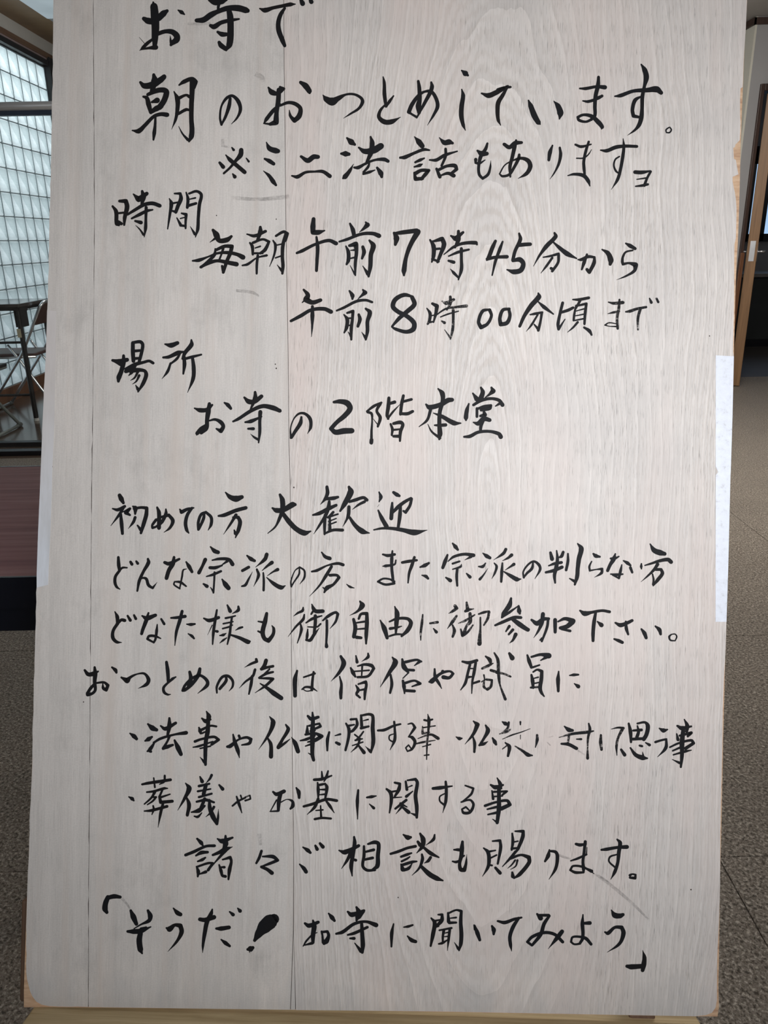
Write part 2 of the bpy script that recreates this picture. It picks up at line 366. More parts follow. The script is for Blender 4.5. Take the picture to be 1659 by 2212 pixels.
# glass partition across the left bay
gp = empty('glass_partition', (-2.1, 4.72, 0)); tag(gp, 'glazed floor-to-head partition with twin black sill rails and a chrome crossbar', 'partition')
mesh_obj('sill_rail', B(-.98, .95, -.165, -.10, 0, .03), BLACKP, gp, bevel=.003)
mesh_obj('sill_rail', B(-.98, .95, .055, .11, 0, .03), BLACKP, gp, bevel=.003)
mesh_obj('post', B(.90, .95, -.16, -.10, .03, 2.64), BLACKP, gp, bevel=.003)
mesh_obj('head_rail', B(-.98, .95, -.16, -.10, 2.64, 2.70), BLACKP, gp, bevel=.003)
mesh_obj('post', B(-.975, -.94, -.16, -.10, .03, 2.64), BLACKP, gp, bevel=.003)
tag(mesh_obj('crossbar', T([(-.97, -.155, 1.905), (.93, -.155, 1.905)], .021, 16), plain('satin_chrome', (.80, .84, .88), .35, .35, .04), gp, True), 'round chrome crossbar')
mesh_obj('crossbar_channel', B(-.94, .90, -.155, -.115, 1.862, 1.892), plain('blue_black_channel', (.07, .10, .16), .4), gp, bevel=.003)
tag(mesh_obj('pane', B(-.94, .90, -.133, -.127, .03, 1.865), GLASS, gp), 'tall lower pane of clear glass')
tag(mesh_obj('pane', B(-.94, .90, -.133, -.127, 1.895, 2.64), GLASS, gp), 'upper pane of clear glass')

# black side table behind the partition
tb = empty('side_table', (-2.80, 5.75, 0)); tag(tb, 'black folding side table with square legs in front of the glass blocks', 'table')
mesh_obj('tabletop', B(-.27, .30, -.24, .34, .805, .832), TOPG, tb, bevel=.006)
mesh_obj('apron', B(-.25, .28, -.22, -.20, .785, .805, .26, .28, -.20, .28, .785, .805, -.25, -.23, -.20, .28, .785, .805, -.23, .26, .26, .28, .785, .805), BLACK, tb)
for x, y in ((.265, -.19), (.265, .25), (-.24, -.19), (-.24, .25)):
    lg = mesh_obj('leg', T([(x, y, .805), (x, y, .02)], .017, 8), BLACK, tb)
    tag(mesh_obj('foot_cap', T([(x, y, .02), (x, y, 0)], .019, 10), WHITEP, lg), 'white plastic foot cap')
bm = bmesh.new()
for s in (-1, 1):
    box(bm, .262 + s * .02 - .003, .262 + s * .02 + .003, -.20, -.09, .67, .805)
mesh_obj('leg_bracket', bm, BLACK, tb)
mesh_obj('leg_bracket', T([(.26, -.19, .66), (.26, -.02, .79)], .006, 6), BLACK, tb)
for z in (.565, .19): mesh_obj('stretcher', T([(.26, -.19, z), (-.24, -.19, z)], .009, 8), BLACK, tb)
tag(mesh_obj('sticker', B(.243, .270, -.2095, -.2065, .60, .66), CREAM, tb), 'cream paper sticker on the front leg')

# tubular folding chairs
def folding_chair(name, loc, rz, tubem, label, seatm, rubber=True):
    c = empty(name, loc, rz); tag(c, label, 'chair', 'folding chairs beside the glass block wall')
    for side in (0,):
        main = [(.24, -.21, .014), (-.11, -.21, .46), (-.30, -.21, .80), (-.315, -.17, .825), (-.315, .17, .825), (-.30, .21, .80), (-.11, .21, .46), (.24, .21, .014)]
        mesh_obj('main_frame', T(rounded(main, .05), .0115), tubem, c, True)
    rear = [(.00, .19, .52), (-.04, .19, .46), (-.30, .19, .014), (-.30, -.19, .014), (-.04, -.19, .46), (.00, -.19, .52)]
    mesh_obj('rear_frame', T(rounded(rear, .05), .0105), tubem, c, True)
    mesh_obj('floor_bar', T([(.24, -.21, .014), (.24, .21, .014)], .0115), tubem, c, True)
    bm = B(-.19, .24, -.185, .185, .43, .455); mesh_obj('seat', bm, seatm, c, bevel=.012)
    mesh_obj('seat_rail', T(rounded([(-.20, -.195, .43), (.23, -.195, .425), (.23, .195, .425), (-.20, .195, .43)], .03), .008), tubem, c, True)
    bk = mesh_obj('backrest', B(-.008, .008, -.19, .19, -.085, .085), seatm, c, bevel=.006)
    bk.location = (-.268, 0, .735); bk.rotation_euler = (0, math.radians(-29), 0)
    if rubber:
        for y in (-.20, .20):
            mesh_obj('foot_cap', T([(.24, y - .022, .015), (.24, y + .022, .015)], .015, 8), RUBBER, c)
            mesh_obj('foot_cap', T([(-.30, y * .85 - .02, .015), (-.30, y * .85 + .02, .015)], .0145, 8), RUBBER, c)
    return c
folding_chair('folding_chair', (-2.765, 5.99, 0), math.pi, CHROME, 'chrome tube folding chair with maroon backrest behind the black table', SEATM)
folding_chair('folding_chair', (-2.81, 5.16, 0), 0, GREYT, 'grey enamel tube folding chair with rubber feet in front of the black table', BLACKP)
bm = T([(-2.98, 4.90, .46), (-2.68, 4.90, .40), (-2.57, 4.89, .28), (-2.57, 4.88, .16), (-2.64, 4.88, .05), (-2.80, 4.88, .006), (-3.0, 4.88, .006)], .0045, 6)
tag(mesh_obj('white_cable', bm, WHITEP, None, True), 'thin white cable hanging in a loop by the grey chair foot', 'cable')

# rosewood-topped meeting table close behind the sign
mt = empty('meeting_table', (-1.28, 1.46, 0)); tag(mt, 'meeting table with reddish rosewood laminate top and black edge left of the signboard', 'table')
mesh_obj('tabletop', B(-.83, .83, -.322, .335, .676, .70), TABLEW, mt, bevel=.001)
mesh_obj('edge_band', B(-.835, .835, -.327, -.322, .645, .7005, -.835, .835, .335, .34, .672, .7005, .83, .835, -.322, .335, .672, .7005, -.835, -.83, -.322, .335, .672, .7005), BLACKP, mt)
mesh_obj('apron', B(-.80, .80, -.318, -.30, .60, .676), BLACKP, mt)
for x in (-.70, .70):
    mesh_obj('leg', T(rounded([(x, -.20, .67), (x, -.24, .012), (x, .27, .012), (x, .23, .67)], .04), .014), BLACK, mt, True)

# ---------------------------------------------------------------- the signboard
D = 1.01; PX = D / F
R2 = math.radians(1.2)
BU = RT * math.cos(R2) - UP * math.sin(R2); BV = UP * math.cos(R2) + RT * math.sin(R2); BN = -FW
BO = EYE + FW * D + RT * ((52 - 829.5) * PX) - UP * ((2178 - 1106) * PX)
def bl(x, y):     # photo pixel -> metres on the face of the board
    dx, dy = x - 52, y - 2178
    return ((dx * math.cos(R2) + dy * math.sin(R2)) * PX, (dx * math.sin(R2) - dy * math.cos(R2)) * PX)
BM4 = Matrix(((BU.x, BV.x, BN.x, BO.x), (BU.y, BV.y, BN.y, BO.y), (BU.z, BV.z, BN.z, BO.z), (0, 0, 0, 1)))
nb = empty('notice_board'); nb.matrix_world = BM4
tag(nb, 'large weathered plywood signboard covered with brush-written black Japanese text', 'signboard')
def slab(name, pts, w0, w1, mat, px=True, parent=nb, wig=0):
    if px: pts = [bl(*p) for p in pts]
    if wig:
        q = []
        for a, b in zip(pts, pts[1:] + pts[:1]):
            n = max(1, int(math.dist(a, b) / .012))
            for k in range(n):
                x = a[0] + (b[0] - a[0]) * k / n; y = a[1] + (b[1] - a[1]) * k / n
                q.append((x + noise.noise((x * 90, y * 90, 1)) * wig, y + noise.noise((x * 90, y * 90, 5)) * wig))
        pts = q
    bm = bmesh.new()
    lo = [bm.verts.new((x, y, w0)) for x, y in pts]; hi = [bm.verts.new((x, y, w1)) for x, y in pts]
    n = len(pts)
    from mathutils.geometry import tessellate_polygon
    for a_, b_, c_ in tessellate_polygon([[Vector((x, y, 0)) for x, y in pts]]):
        bm.faces.new((hi[a_], hi[b_], hi[c_])); bm.faces.new((lo[c_], lo[b_], lo[a_]))
    for i in range(n): bm.faces.new((lo[i], lo[(i + 1) % n], hi[(i + 1) % n], hi[i]))
    return mesh_obj(name, bm, mat, parent)
TOP = -640
left_e = [(126, TOP), (116, 0), (115, 120), (112.5, 260), (110, 380), (107, 480), (105.5, 580), (103, 671), (100.5, 760), (96, 840), (92, 930), (89, 1010), (86, 1080), (83, 1150), (80, 1240), (79, 1300), (75, 1450), (71, 1600), (66, 1750), (61, 1880), (58.5, 1960), (57, 2040), (58, 2100)]
right_core = [(1630, TOP), (1614, 0), (1608, 110), (1604, 210), (1600, 310), (1598, 400), (1596, 470), (1594, 520), (1591.5, 560), (1588, 650), (1586.5, 720), (1585, 770), (1582, 900), (1577, 1060), (1572.5, 1220), (1567, 1400), (1562, 1600), (1558, 1800), (1555, 1912), (1553, 2080), (1552, 2130), (1553, 2175), (1550, 2196)]
slab('panel_core', left_e[:-3] + [(57.5, 1960), (54, 2060), (51.5, 2140), (51.5, 2176)] + [(104, 2175.5), (400, 2178.5), (800, 2183.5), (1259, 2191.5)] + right_core[::-1], -.0115, 0, CORE)
s1 = [(207, TOP), (202, 0), (203, 150), (204, 400), (204.5, 480), (202, 760), (200, 950), (197, 1200), (196, 1400), (194, 1700), (192, 1912), (191.5, 2170)]
s2 = [(605, TOP), (613, 0), (614, 150), (616, 310), (617, 420), (618, 500), (622, 725), (624.5, 960), (627, 1045), (629.5, 1400), (632, 1660), (634.5, 1850)]
G = .55
slab('veneer_strip', left_e + [(60, 2118), (63, 2132), (66, 2142), (70, 2152), (79, 2163), (90, 2169), (106, 2173), (190.5, 2174.5)] + [(x - G, y) for x, y in s1[::-1]], 0, .0008, V_SIDE, wig=.0011)['label'] = 'narrow greyed veneer strip along the left edge'
slab('veneer_strip', [(x + G, y) for x, y in s1] + [(192.5, 2174.5), (400, 2177.5), (627, 2180.5), (633.2, 2010)] + [(x - G, y) for x, y in s2[::-1]], 0, .0008, V_SIDE)['label'] = 'wide rubbed grey veneer strip'
slab('veneer_strip', [(634.4, 2012), (638, 2180.5), (628.3, 2180.5)], 0, .0007, V_SIDE)['label'] = 'tapering sliver of veneer at the foot of the middle seam'
ver = [(1628, TOP), (1613, 0), (1610.5, 60), (1606.5, 120), (1603.5, 189), (1599, 191.5), (1598, 215), (1598, 245), (1599, 270), (1597.5, 303), (1594, 307), (1588, 313), (1587, 318), (1583.5, 320), (1584.5, 340), (1585, 344), (1589, 346), (1591, 358), (1593, 370), (1594.5, 377), (1588, 380), (1582, 382.5), (1582, 392), (1584, 404), (1587, 416), (1589, 430), (1590.5, 450), (1590, 480), (1589, 515), (1586, 528), (1585.5, 560), (1585.5, 640), (1584, 700), (1583, 760), (1584.5, 770), (1581.5, 900), (1576.5, 1060), (1572, 1220), (1567, 1400), (1563, 1470), (1561, 1520), (1560, 1600), (1557.5, 1700), (1555.5, 1800), (1555, 1912), (1552, 2000), (1549, 2060), (1548, 2120), (1548, 2160), (1545, 2176), (1537, 2187), (1524, 2192), (1500, 2194.5)]
slab('veneer_strip', [(x + G, y) for x, y in s2] + [(634.8, 2010), (639.5, 2181)] + [(950, 2184), (1259, 2190)] + ver[::-1], 0, .0008, V_MAIN, wig=0)['label'] = 'broad figured veneer sheet with a chipped right edge'
for k, sm in enumerate((s1 + [(191.5, 2174)], s2 + [(634, 2010), (628, 2180)], [(634, 2010), (638.5, 2180)])):
    slab('seam_line', [(x - 1.6, y) for x, y in sm] + [(x + 1.6, y) for x, y in sm[::-1]], -.0002, .00012, SEAM)
slab('tape_strip', [(102.5, 671), (122, 672.5), (121, 760), (119, 870), (117.5, 930), (114, 1005), (112, 1080), (110, 1140), (107, 1200), (104.5, 1263), (93, 1266), (80, 1269), (80, 1240), (83, 1150), (86, 1080), (89, 1010), (92, 930), (96, 840), (100, 760)], .0008, .0011, TAPE_L)['label'] = 'narrow yellowed tape on the left edge'
slab('tape_strip', [(1545.5, 768), (1584.5, 770), (1581.5, 900), (1577.8, 1018), (1577, 1030), (1572.5, 1220), (1568.5, 1343), (1545, 1343), (1545.3, 1026), (1551, 1020), (1545.3, 1008)], .0008, .0011, TAPE_W)['label'] = 'white tape patching the right edge'

# chipped and stained spots
for x, y, r in ((111.5, 1008, 3.0), (595, 787, 1.3), (597, 796, 1.6), (468, 466, 1.2), (597, 474, 1.2), (635, 1053, 1.6), (860, 1938, 1.4), (1492, 1921, 1.5), (1532, 726, 1.2), (181, 1516, 1.3)):
    cx, cy = bl(x, y)
    slab('knot', [(cx + r * PX * math.cos(a * .9), cy + r * PX * 1.2 * math.sin(a * .9)) for a in range(7)], .0008, .00102, SEAM, px=False)

# ---------------------------------------------------------------- brush writing (board units: 0.1 mm; x,y,width)
INKDATA = """1 0 お|1422,13251,21 1434,13193,100 1449,13057,110 1459,12920,103 1455,12783,88 1456,12707,67 1445,12646,46;1305,13031,55 1359,13004,85 1435,12995,85;1498,13042,85 1562,13105,85 1607,13139,46;1440,12775,33 1357,12708,46 1305,12655,46 1257,12608,6;1275,12624,18 1366,12644,33 1469,12658,67;1493,12837,55 1590,12869,55 1681,12864,70 1740,12816,82 1741,12766,85 1692,12724,67 1667,12693,37;1667,12688,27 1662,12749,30 1655,12814,8;1249,12786,5 1319,12707,8;1754,13151,21 1798,13125,55 1836,13098,21
1 0 寺|2174,13315,91 2236,13271,91 2327,13288,91 2380,13304,46;2297,13272,40 2280,13211,40 2277,13150,33;1998,13022,55 2089,13032,76 2179,13095,79 2269,13142,61 2405,13191,70 2542,13194,85 2641,13170,82 2664,13164,61;2182,12958,46 2228,12944,70 2318,12999,55 2439,13032,52 2553,13052,27;2418,13168,67 2438,13077,85 2446,12925,85 2444,12788,88 2433,12712,82 2394,12635,24;2278,12876,37 2336,12847,67 2397,12848,52;2300,12740,46 2324,12702,67 2386,12658,61
1 0 で|2824,13195,21 2892,13175,67 2998,13208,46 3120,13236,46 3226,13258,55 3289,13263,15;3151,13206,37 3099,13122,55 3071,13014,61 3081,12908,67 3129,12787,64 3161,12715,46;3353,13340,37 3385,13272,67;3475,13340,37 3499,13297,61
2 0 朝|1277,12193,37 1331,12149,76 1437,12166,91 1527,12221,82 1587,12276,61;1450,12296,43 1463,12220,91 1431,12082,61;1587,12268,61 1543,12222,67;1319,12007,30 1365,11990,55 1389,11914,67 1422,11801,49;1379,12036,46 1500,12091,67 1591,12098,70 1622,12071,76 1594,11964,76 1535,11872,76;1434,11938,33 1502,11962,76;1429,11816,46 1497,11855,76 1557,11887,67;1422,11793,30 1475,11825,37;1183,11560,18 1267,11554,67 1342,11624,52 1461,11748,46 1552,11781,52 1636,11775,61;1484,11749,30 1482,11642,37 1473,11535,52 1464,11444,27;1787,12169,24 1847,12213,55 1953,12253,55 1999,12216,67 1970,12139,67;1961,12231,76 1957,12048,67 1953,11895,64 1957,11713,61 1967,11591,67 1961,11500,70 1932,11431,27;1916,11453,40 1846,11528,24 1791,11626,8;1721,12081,18 1768,11983,67 1771,11861,55 1751,11724,40 1700,11586,6;1791,11999,46 1881,12039,33 1927,12017,46;1787,11793,40 1885,11848,43 1931,11842,30
2 0 の|2460,12005,40 2447,11906,52 2404,11768,40 2353,11660,27;2353,11660,33 2332,11751,30 2348,11904,27 2415,12012,40 2490,12041,40 2568,11969,55 2597,11863,46 2557,11756,30 2483,11671,8
2 0 お|2959,12160,27 3006,12100,76 3083,12087,52 3158,12149,46;3111,12171,33 3135,12149,61;3097,12133,61 3092,11995,64 3073,11843,58 3068,11706,76 2992,11681,46;3116,11950,24 3027,11857,52 2945,11749,52 2908,11687,18;2924,11687,24 2992,11681,30;3117,11927,33 3222,11968,43 3314,11954,52 3384,11895,55 3370,11796,70 3311,11734,61 3256,11793,40 3240,11869,12;3381,12237,46 3446,12193,79 3496,12126,70 3501,12103,37
2 0 つ|3678,12076,15 3722,12024,76 3799,11995,110 3874,12035,67 3980,12090,30 4086,12095,33 4178,12049,40 4198,11996,49 4151,11911,37 4046,11840,27 3953,11778,6
2 0 と|4462,12332,18 4478,12253,43 4485,12101,52 4508,11949,43;4515,11942,21 4552,12011,43 4604,12085,21;4500,11972,24 4433,11887,40 4419,11803,52 4489,11743,67 4580,11745,67 4701,11808,9
2 0 め|4924,12285,37 4939,12202,52 4947,12050,58 4934,11958,76 4943,11874,52;5095,12273,30 5106,12220,55 5089,12151,55 5016,12005,46 4951,11875,30 4914,11805,24;4914,11813,33 4837,11857,30 4809,11879,55 4850,11979,55 4938,12103,46 5013,12150,33 5097,12152,46 5160,12069,49 5185,11963,52 5141,11856,37 5056,11709,6
2 0 し|5491,12438,21 5541,12400,76 5575,12375,30;5497,12190,18 5517,12107,55 5501,11970,64 5499,11848,64 5525,11727,49 5557,11654,12
2 0 て|5759,12143,24 5851,12117,70 5942,12154,67 6032,12202,52 6100,12238,46
2 0 て|5970,12193,46 6061,12225,40 6137,12234,33;6091,12218,30 6033,12118,52 5981,12026,61 5973,11904,55 5986,11797,46 6018,11729,12
2 0 い|6376,12064,21 6408,11989,67 6457,11868,79 6512,11778,67 6535,11756,24;6711,12059,15 6766,11996,70 6798,11906,85 6788,11829,21
2 0 ま|7047,12234,24 7126,12235,43 7263,12262,40 7377,12256,58;7290,12388,40 7285,12281,55 7257,12144,55 7250,12006,49 7252,11885,46 7211,11838,43;7092,12072,21 7160,12065,40 7281,12106,40 7341,12142,40;7326,12133,40 7296,12122,40;7211,11831,37 7135,11799,33 7044,11819,40 7028,11857,37 7103,11889,37 7210,11872,52 7303,11794,64 7350,11735,55 7343,11707,15
2 0 す|7509,12141,21 7585,12153,52 7751,12215,46 7933,12231,61 8055,12244,85 8116,12200,55;7847,12567,21 7894,12492,67 7917,12401,73 7894,12279,43 7871,12141,52 7870,11989,49 7862,11867,61 7836,11775,55 7784,11706,33 7687,11632,6;7859,12149,24 7776,12094,52 7744,11971,49 7758,11888,49 7834,11874,37
2 0 。|8225,11745,18 8190,11714,21 8196,11679,18 8237,11680,21 8260,11716,21 8240,11750,18 8217,11745,12
3 0 ※|2418,11263,18 2477,11199,55 2570,11125,55 2670,11043,55;2619,11332,61 2612,11270,67 2545,11185,43 2479,11100,33 2397,11022,30;2496,11362,21 2520,11332,37;2689,11226,18 2721,11184,30;2340,11161,37 2387,11106,55;2514,11017,21 2542,10980,52
3 0 ミ|2947,11442,15 2991,11362,67 3075,11333,76 3101,11329,61;2930,11224,30 2994,11195,58 3048,11161,49;2918,11064,12 2991,11004,46 3046,10929,61 3085,10882,33
3 0 二|3407,11264,37 3496,11213,67 3571,11263,67 3629,11264,55;3291,11008,24 3364,10997,52 3469,11057,37 3591,11070,30 3697,11072,46 3790,11014,55
3 0 法|4004,11520,27 4062,11468,82 4108,11436,37;3933,11313,33 3989,11312,76 4035,11308,46;4098,11180,8 4047,11087,49 3988,11010,67 3965,10991,30;4162,11397,27 4239,11350,70 4361,11368,91 4451,11423,85 4473,11431,37;4314,11542,27 4336,11459,67 4323,11337,67 4287,11245,46 4258,11183,30;4107,11134,30 4160,11135,49 4258,11191,33 4379,11239,33 4500,11249,52 4549,11227,46;4303,11192,27 4289,11146,37 4230,11076,30;4230,11053,33 4306,11078,40 4381,11107,15;4408,11138,33 4458,11066,70 4471,11020,40
3 0 話|4705,11281,21 4758,11277,46 4789,11286,46
3 0 話|4891,11554,15 4951,11487,76 4994,11435,67;4708,11276,33 4772,11285,52 4893,11341,40 5014,11389,43 5087,11383,27;4907,11220,30 4971,11251,43 5024,11275,24;4897,11159,24 4972,11183,46 5002,11199,15;4898,11082,30 4915,10999,52 5006,11009,46;4914,11075,52 4989,11115,46 5088,11117,43 5043,11063,52 4991,11001,43;5216,11550,12 5285,11486,67 5346,11495,76 5392,11481,37;5096,11254,24 5184,11256,46 5289,11319,46 5455,11376,21;5302,11403,37 5304,11312,40 5254,11181,33;5189,11139,37 5234,11036,49;5217,11127,40 5322,11178,40 5429,11185,55 5453,11140,46 5385,11085,40;5241,11052,24 5340,11084,43 5416,11055,55
3 0 も|5849,11487,30 5827,11414,46 5768,11321,52 5741,11184,40 5751,11077,40 5797,11025,37 5865,11080,40 5893,11172,30 5899,11263,6;5721,11389,30 5775,11352,76 5844,11353,55;5701,11274,46 5699,11229,33 5748,11222,33 5823,11269,15
3 0 あ|6070,11480,46 6139,11443,55 6214,11498,61 6297,11508,40;6225,11536,30 6207,11452,55 6180,11315,49 6152,11192,46 6159,11056,27;6270,11347,37 6264,11301,46 6205,11178,40 6146,11086,37 6055,11061,33 6017,11091,21 6083,11206,18 6188,11269,21 6294,11302,40 6386,11273,58 6418,11198,61 6374,11106,52 6262,11035,8
3 0 り|6704,11478,24 6673,11386,55 6660,11287,40;6801,11450,33 6813,11358,46 6790,11236,37 6732,11113,21 6680,11036,6
3 0 ま|7005,11496,30 7081,11471,40 7210,11504,21;7179,11537,33 7143,11411,40 7119,11274,40 7125,11182,43 7135,11106,33;7024,11317,18 7115,11322,21 7175,11366,18 7219,11435,9;6914,11087,15 6998,11107,37 7120,11091,52 7182,11024,52 7206,10956,15
3 0 す|7338,11430,21 7417,11424,49 7538,11473,52 7659,11490,43 7812,11489,40;7630,11586,12 7641,11482,40 7629,11345,46 7605,11192,43 7570,11055,43 7489,10916,6;7586,11352,21 7534,11313,24 7515,11236,24 7544,11161,30 7606,11116,15
3 0 ヨ|7796,11151,52 7880,11149,52 7993,11170,24;8001,11163,33 7957,11078,33 7921,10978,40;7821,11057,15 7950,11078,24;7807,10965,21 7898,10978,37 7967,10994,33
4 0 時|946,10559,30 993,10491,55 1004,10331,52 1035,10309,24;1036,10629,40 1119,10631,58 1136,10555,64 1109,10417,52 1103,10318,30;1016,10469,30 1092,10478,30;1019,10347,67 1065,10333,46;1216,10724,21 1286,10657,76 1391,10735,52;1330,10764,37 1346,10696,76 1319,10559,24;1146,10456,33 1243,10519,43 1364,10590,49 1470,10608,52 1565,10579,52;1200,10404,27 1306,10460,46 1396,10507,43 1472,10524,24;1387,10553,43 1386,10408,37 1385,10286,46 1370,10164,12;1360,10194,33 1310,10262,21 1255,10314,8;1247,10372,30 1323,10353,52
4 0 間|1689,10676,15 1716,10613,55 1701,10475,37 1675,10277,18;1756,10743,24 1832,10745,37 1841,10676,55 1805,10584,52 1777,10500,46;1729,10613,27 1804,10630,24;1731,10514,27 1777,10504,37;1908,10761,21 1933,10678,43 1927,10564,40;1946,10747,30 2045,10779,37 2107,10735,43 2086,10605,46 2075,10438,43 2070,10285,46 2042,10178,15;2034,10216,40 1971,10314,8;1948,10671,18 2031,10692,24;1935,10587,40 2040,10620,37;1793,10424,18 1841,10341,40 1856,10326,30;1853,10486,24 1914,10472,43 1909,10373,33 1910,10290,27;1839,10417,18 1900,10434,18;1841,10326,33 1910,10320,33
5 0 毎|2271,10274,40 2315,10214,82 2355,10139,61 2454,10149,67 2514,10196,37;2234,10114,9 2316,10176,37;2011,9865,24 2094,9875,49 2215,9923,24 2336,9971,33 2472,9982,46 2595,9961,49 2672,9925,67;2304,10031,18 2298,9955,46 2216,9862,43 2126,9784,37;2119,9784,37 2217,9839,52 2338,9872,43 2475,9852,55 2590,9832,61;2320,10016,40 2425,10064,46 2524,10066,52 2503,9975,52 2460,9867,49 2417,9722,40;2400,9805,33 2417,9737,43;2410,10034,37 2382,9942,27 2353,9865,27
5 0 朝|2718,10230,21 2818,10210,46 2961,10273,40;2891,10325,40 2893,10272,61 2857,10150,40;2759,10117,27 2790,10072,46 2800,9966,33;2797,10118,37 2925,10166,33 3010,10137,37 2959,10030,49 2899,9983,37;2829,10050,18 2897,10074,24;2823,9981,30 2929,9984,27;2666,9818,24 2734,9835,37 2854,9921,21 2983,9957,33;2866,9952,37 2856,9845,37 2856,9716,30;3099,10215,33 3197,10271,40 3251,10249,40 3222,10157,43;3228,10249,40 3193,10096,49 3189,9943,46 3199,9822,46 3193,9723,33;3185,9761,40 3122,9835,9;3062,10154,21 3094,10094,40 3082,9972,30 3024,9811,9;3109,10094,21 3185,10111,21;3098,9926,21 3188,9959,24
5 0 午|3588,10447,52 3582,10348,70 3584,10272,67 3652,10273,67 3736,10298,21;3377,9996,33 3445,10025,46 3610,10112,40 3792,10169,46 3891,10133,55;3631,10212,30 3649,10075,52 3645,9907,46 3640,9770,40
5 0 前|4068,10396,30 4108,10313,58 4125,10237,52;4273,10420,24 4297,10385,67 4245,10331,37 4193,10287,9;3932,10157,27 4035,10190,40 4216,10262,43 4368,10273,49 4452,10244,61;4021,10098,24 4053,10023,52 4056,9916,52 4034,9862,30;4067,10107,40 4150,10131,67 4160,10025,49 4148,9872,43 4151,9720,24;4143,9735,27 4080,9848,8;4083,10046,15 4144,10052,30;4078,9939,21 4146,9956,27;4242,10095,43 4259,10027,55 4235,9943,33;4327,10181,30 4379,10113,70 4351,9998,61 4346,9846,58 4326,9709,33;4318,9739,52 4247,9844,12
5 0 7|4668,10134,40 4681,10218,79 4649,10286,37;4657,10279,40 4763,10296,58 4945,10323,61;4961,10308,76 4873,10146,61 4815,9978,52 4789,9794,67 4790,9734,30
5 0 時|5123,10205,27 5170,10122,61 5173,10000,55 5152,9916,24;5154,10183,30 5282,10223,58 5307,10148,64 5264,10018,49 5228,9918,40;5171,10084,33 5254,10093,33;5158,9954,37 5243,9923,30;5396,10264,27 5457,10227,67 5554,10313,37;5493,10327,40 5495,10220,61 5452,10113,33;5309,10018,15 5437,10120,37 5557,10168,43 5725,10179,52 5740,10157,27;5371,9997,21 5499,10053,40 5635,10089,30;5536,10099,43 5539,9978,40 5542,9825,49 5506,9691,21;5506,9718,30 5444,9778,40 5397,9830,8;5372,9936,33 5441,9918,46
6 0 午|3478,9516,30 3533,9448,61 3511,9387,79 3596,9351,61 3702,9384,49;3462,9348,15 3504,9387,30;3319,9102,37 3447,9173,49 3582,9252,46 3750,9270,52 3842,9234,58;3597,9298,40 3599,9176,55 3599,9039,30 3593,8902,8
6 0 前|4079,9513,27 4119,9453,58 4120,9408,30;4254,9532,24 4285,9495,61 4233,9448,30 4188,9404,9;3917,9251,27 4008,9291,37 4173,9378,40 4295,9396,37 4379,9372,33;4013,9200,21 4057,9140,52 4051,9033,49 4022,8964,24;4055,9223,30 4131,9248,43 4125,9141,40 4113,9019,46 4116,8875,30;4115,8913,37 4075,8973,12;4072,9155,24 4117,9156,24;4058,9056,24 4112,9065,21;4208,9204,37 4224,9143,52 4199,9051,40;4297,9285,30 4351,9237,61 4324,9115,52 4326,8993,49 4306,8879,30;4305,8901,43 4250,8976,8
6 0 8|4910,9455,33 4796,9475,55 4683,9412,61 4654,9320,61 4724,9253,58 4832,9202,58 4933,9112,64 4927,9029,67 4836,8992,52 4698,9024,43 4645,9053,24;4649,9061,30 4741,9169,52 4846,9263,61 4935,9356,61 4903,9447,55
6 1 時|5100,9306,18 5143,9239,46 5137,9147,40 5115,9101,30;5171,9369,37 5232,9339,55 5219,9240,43 5191,9126,24;5151,9208,18 5227,9225,21;5130,9124,37 5191,9133,21;5299,9402,21 5353,9380,52 5451,9428,40;5405,9465,37 5406,9381,46 5363,9289,21;5212,9210,18 5347,9304,27 5484,9330,33 5620,9348,43;5281,9196,18 5379,9236,24 5515,9277,18;5446,9291,40 5449,9169,37 5444,9032,40 5416,8902,21;5416,8925,30 5338,9030,9;5297,9143,21 5336,9121,40
5 0 4|5982,10208,40 5945,10123,55 5895,9985,55 5873,9954,24;5880,9970,46 5986,9995,43 6138,10005,49;6076,10202,27 6044,10110,46 5987,9941,40 5948,9758,21
5 0 5|6291,10313,30 6308,10237,52 6243,10084,46 6215,9961,46;6287,10161,52 6363,10170,52 6439,10176,49;6215,9954,40 6306,9971,67 6353,9919,61 6324,9834,67 6233,9809,67 6142,9835,21
5 0 分|6755,10330,30 6771,10285,55 6652,10153,58 6564,10030,33 6488,9888,8;6743,10208,24 6836,10127,52 6928,10060,67 7051,10002,21;6613,10008,18 6701,10025,30 6814,10058,37;6815,10042,40 6809,9943,37 6735,9828,37;6750,9851,37 6719,9865,40;6732,10003,33 6658,9894,33 6587,9799,8
5 0 か|7070,9987,18 7113,9988,43 7203,10028,43 7287,10022,33 7281,9946,52 7223,9823,46;7215,9830,46 7191,9860,43;7187,10058,30 7151,9950,49 7123,9859,27;7384,10126,21 7461,10079,61 7501,9988,76 7494,9935,43
5 0 ら|7694,10213,24 7748,10184,55 7817,10147,43;7787,10124,24 7696,10099,27 7660,10037,33 7653,9976,40 7662,9938,37 7737,9955,30 7829,9934,67 7815,9858,43 7710,9787,27 7582,9731,5
6 0 0|5924,9308,30 5833,9284,46 5783,9146,46 5815,9070,55 5898,9117,43 5949,9225,40 5924,9301,46
6 0 0|6183,9321,37 6099,9304,46 6061,9197,49 6073,9114,55 6156,9138,55 6192,9230,46 6175,9321,40
6 0 分|6559,9535,24 6567,9489,67 6471,9373,64 6382,9234,49 6324,9096,40;6561,9421,21 6639,9354,52 6762,9265,21;6458,9251,21 6519,9264,37 6617,9285,30;6610,9277,37 6597,9178,33 6569,9048,40;6561,9070,37 6514,9123,21;6557,9253,27 6476,9114,30 6410,9029,6
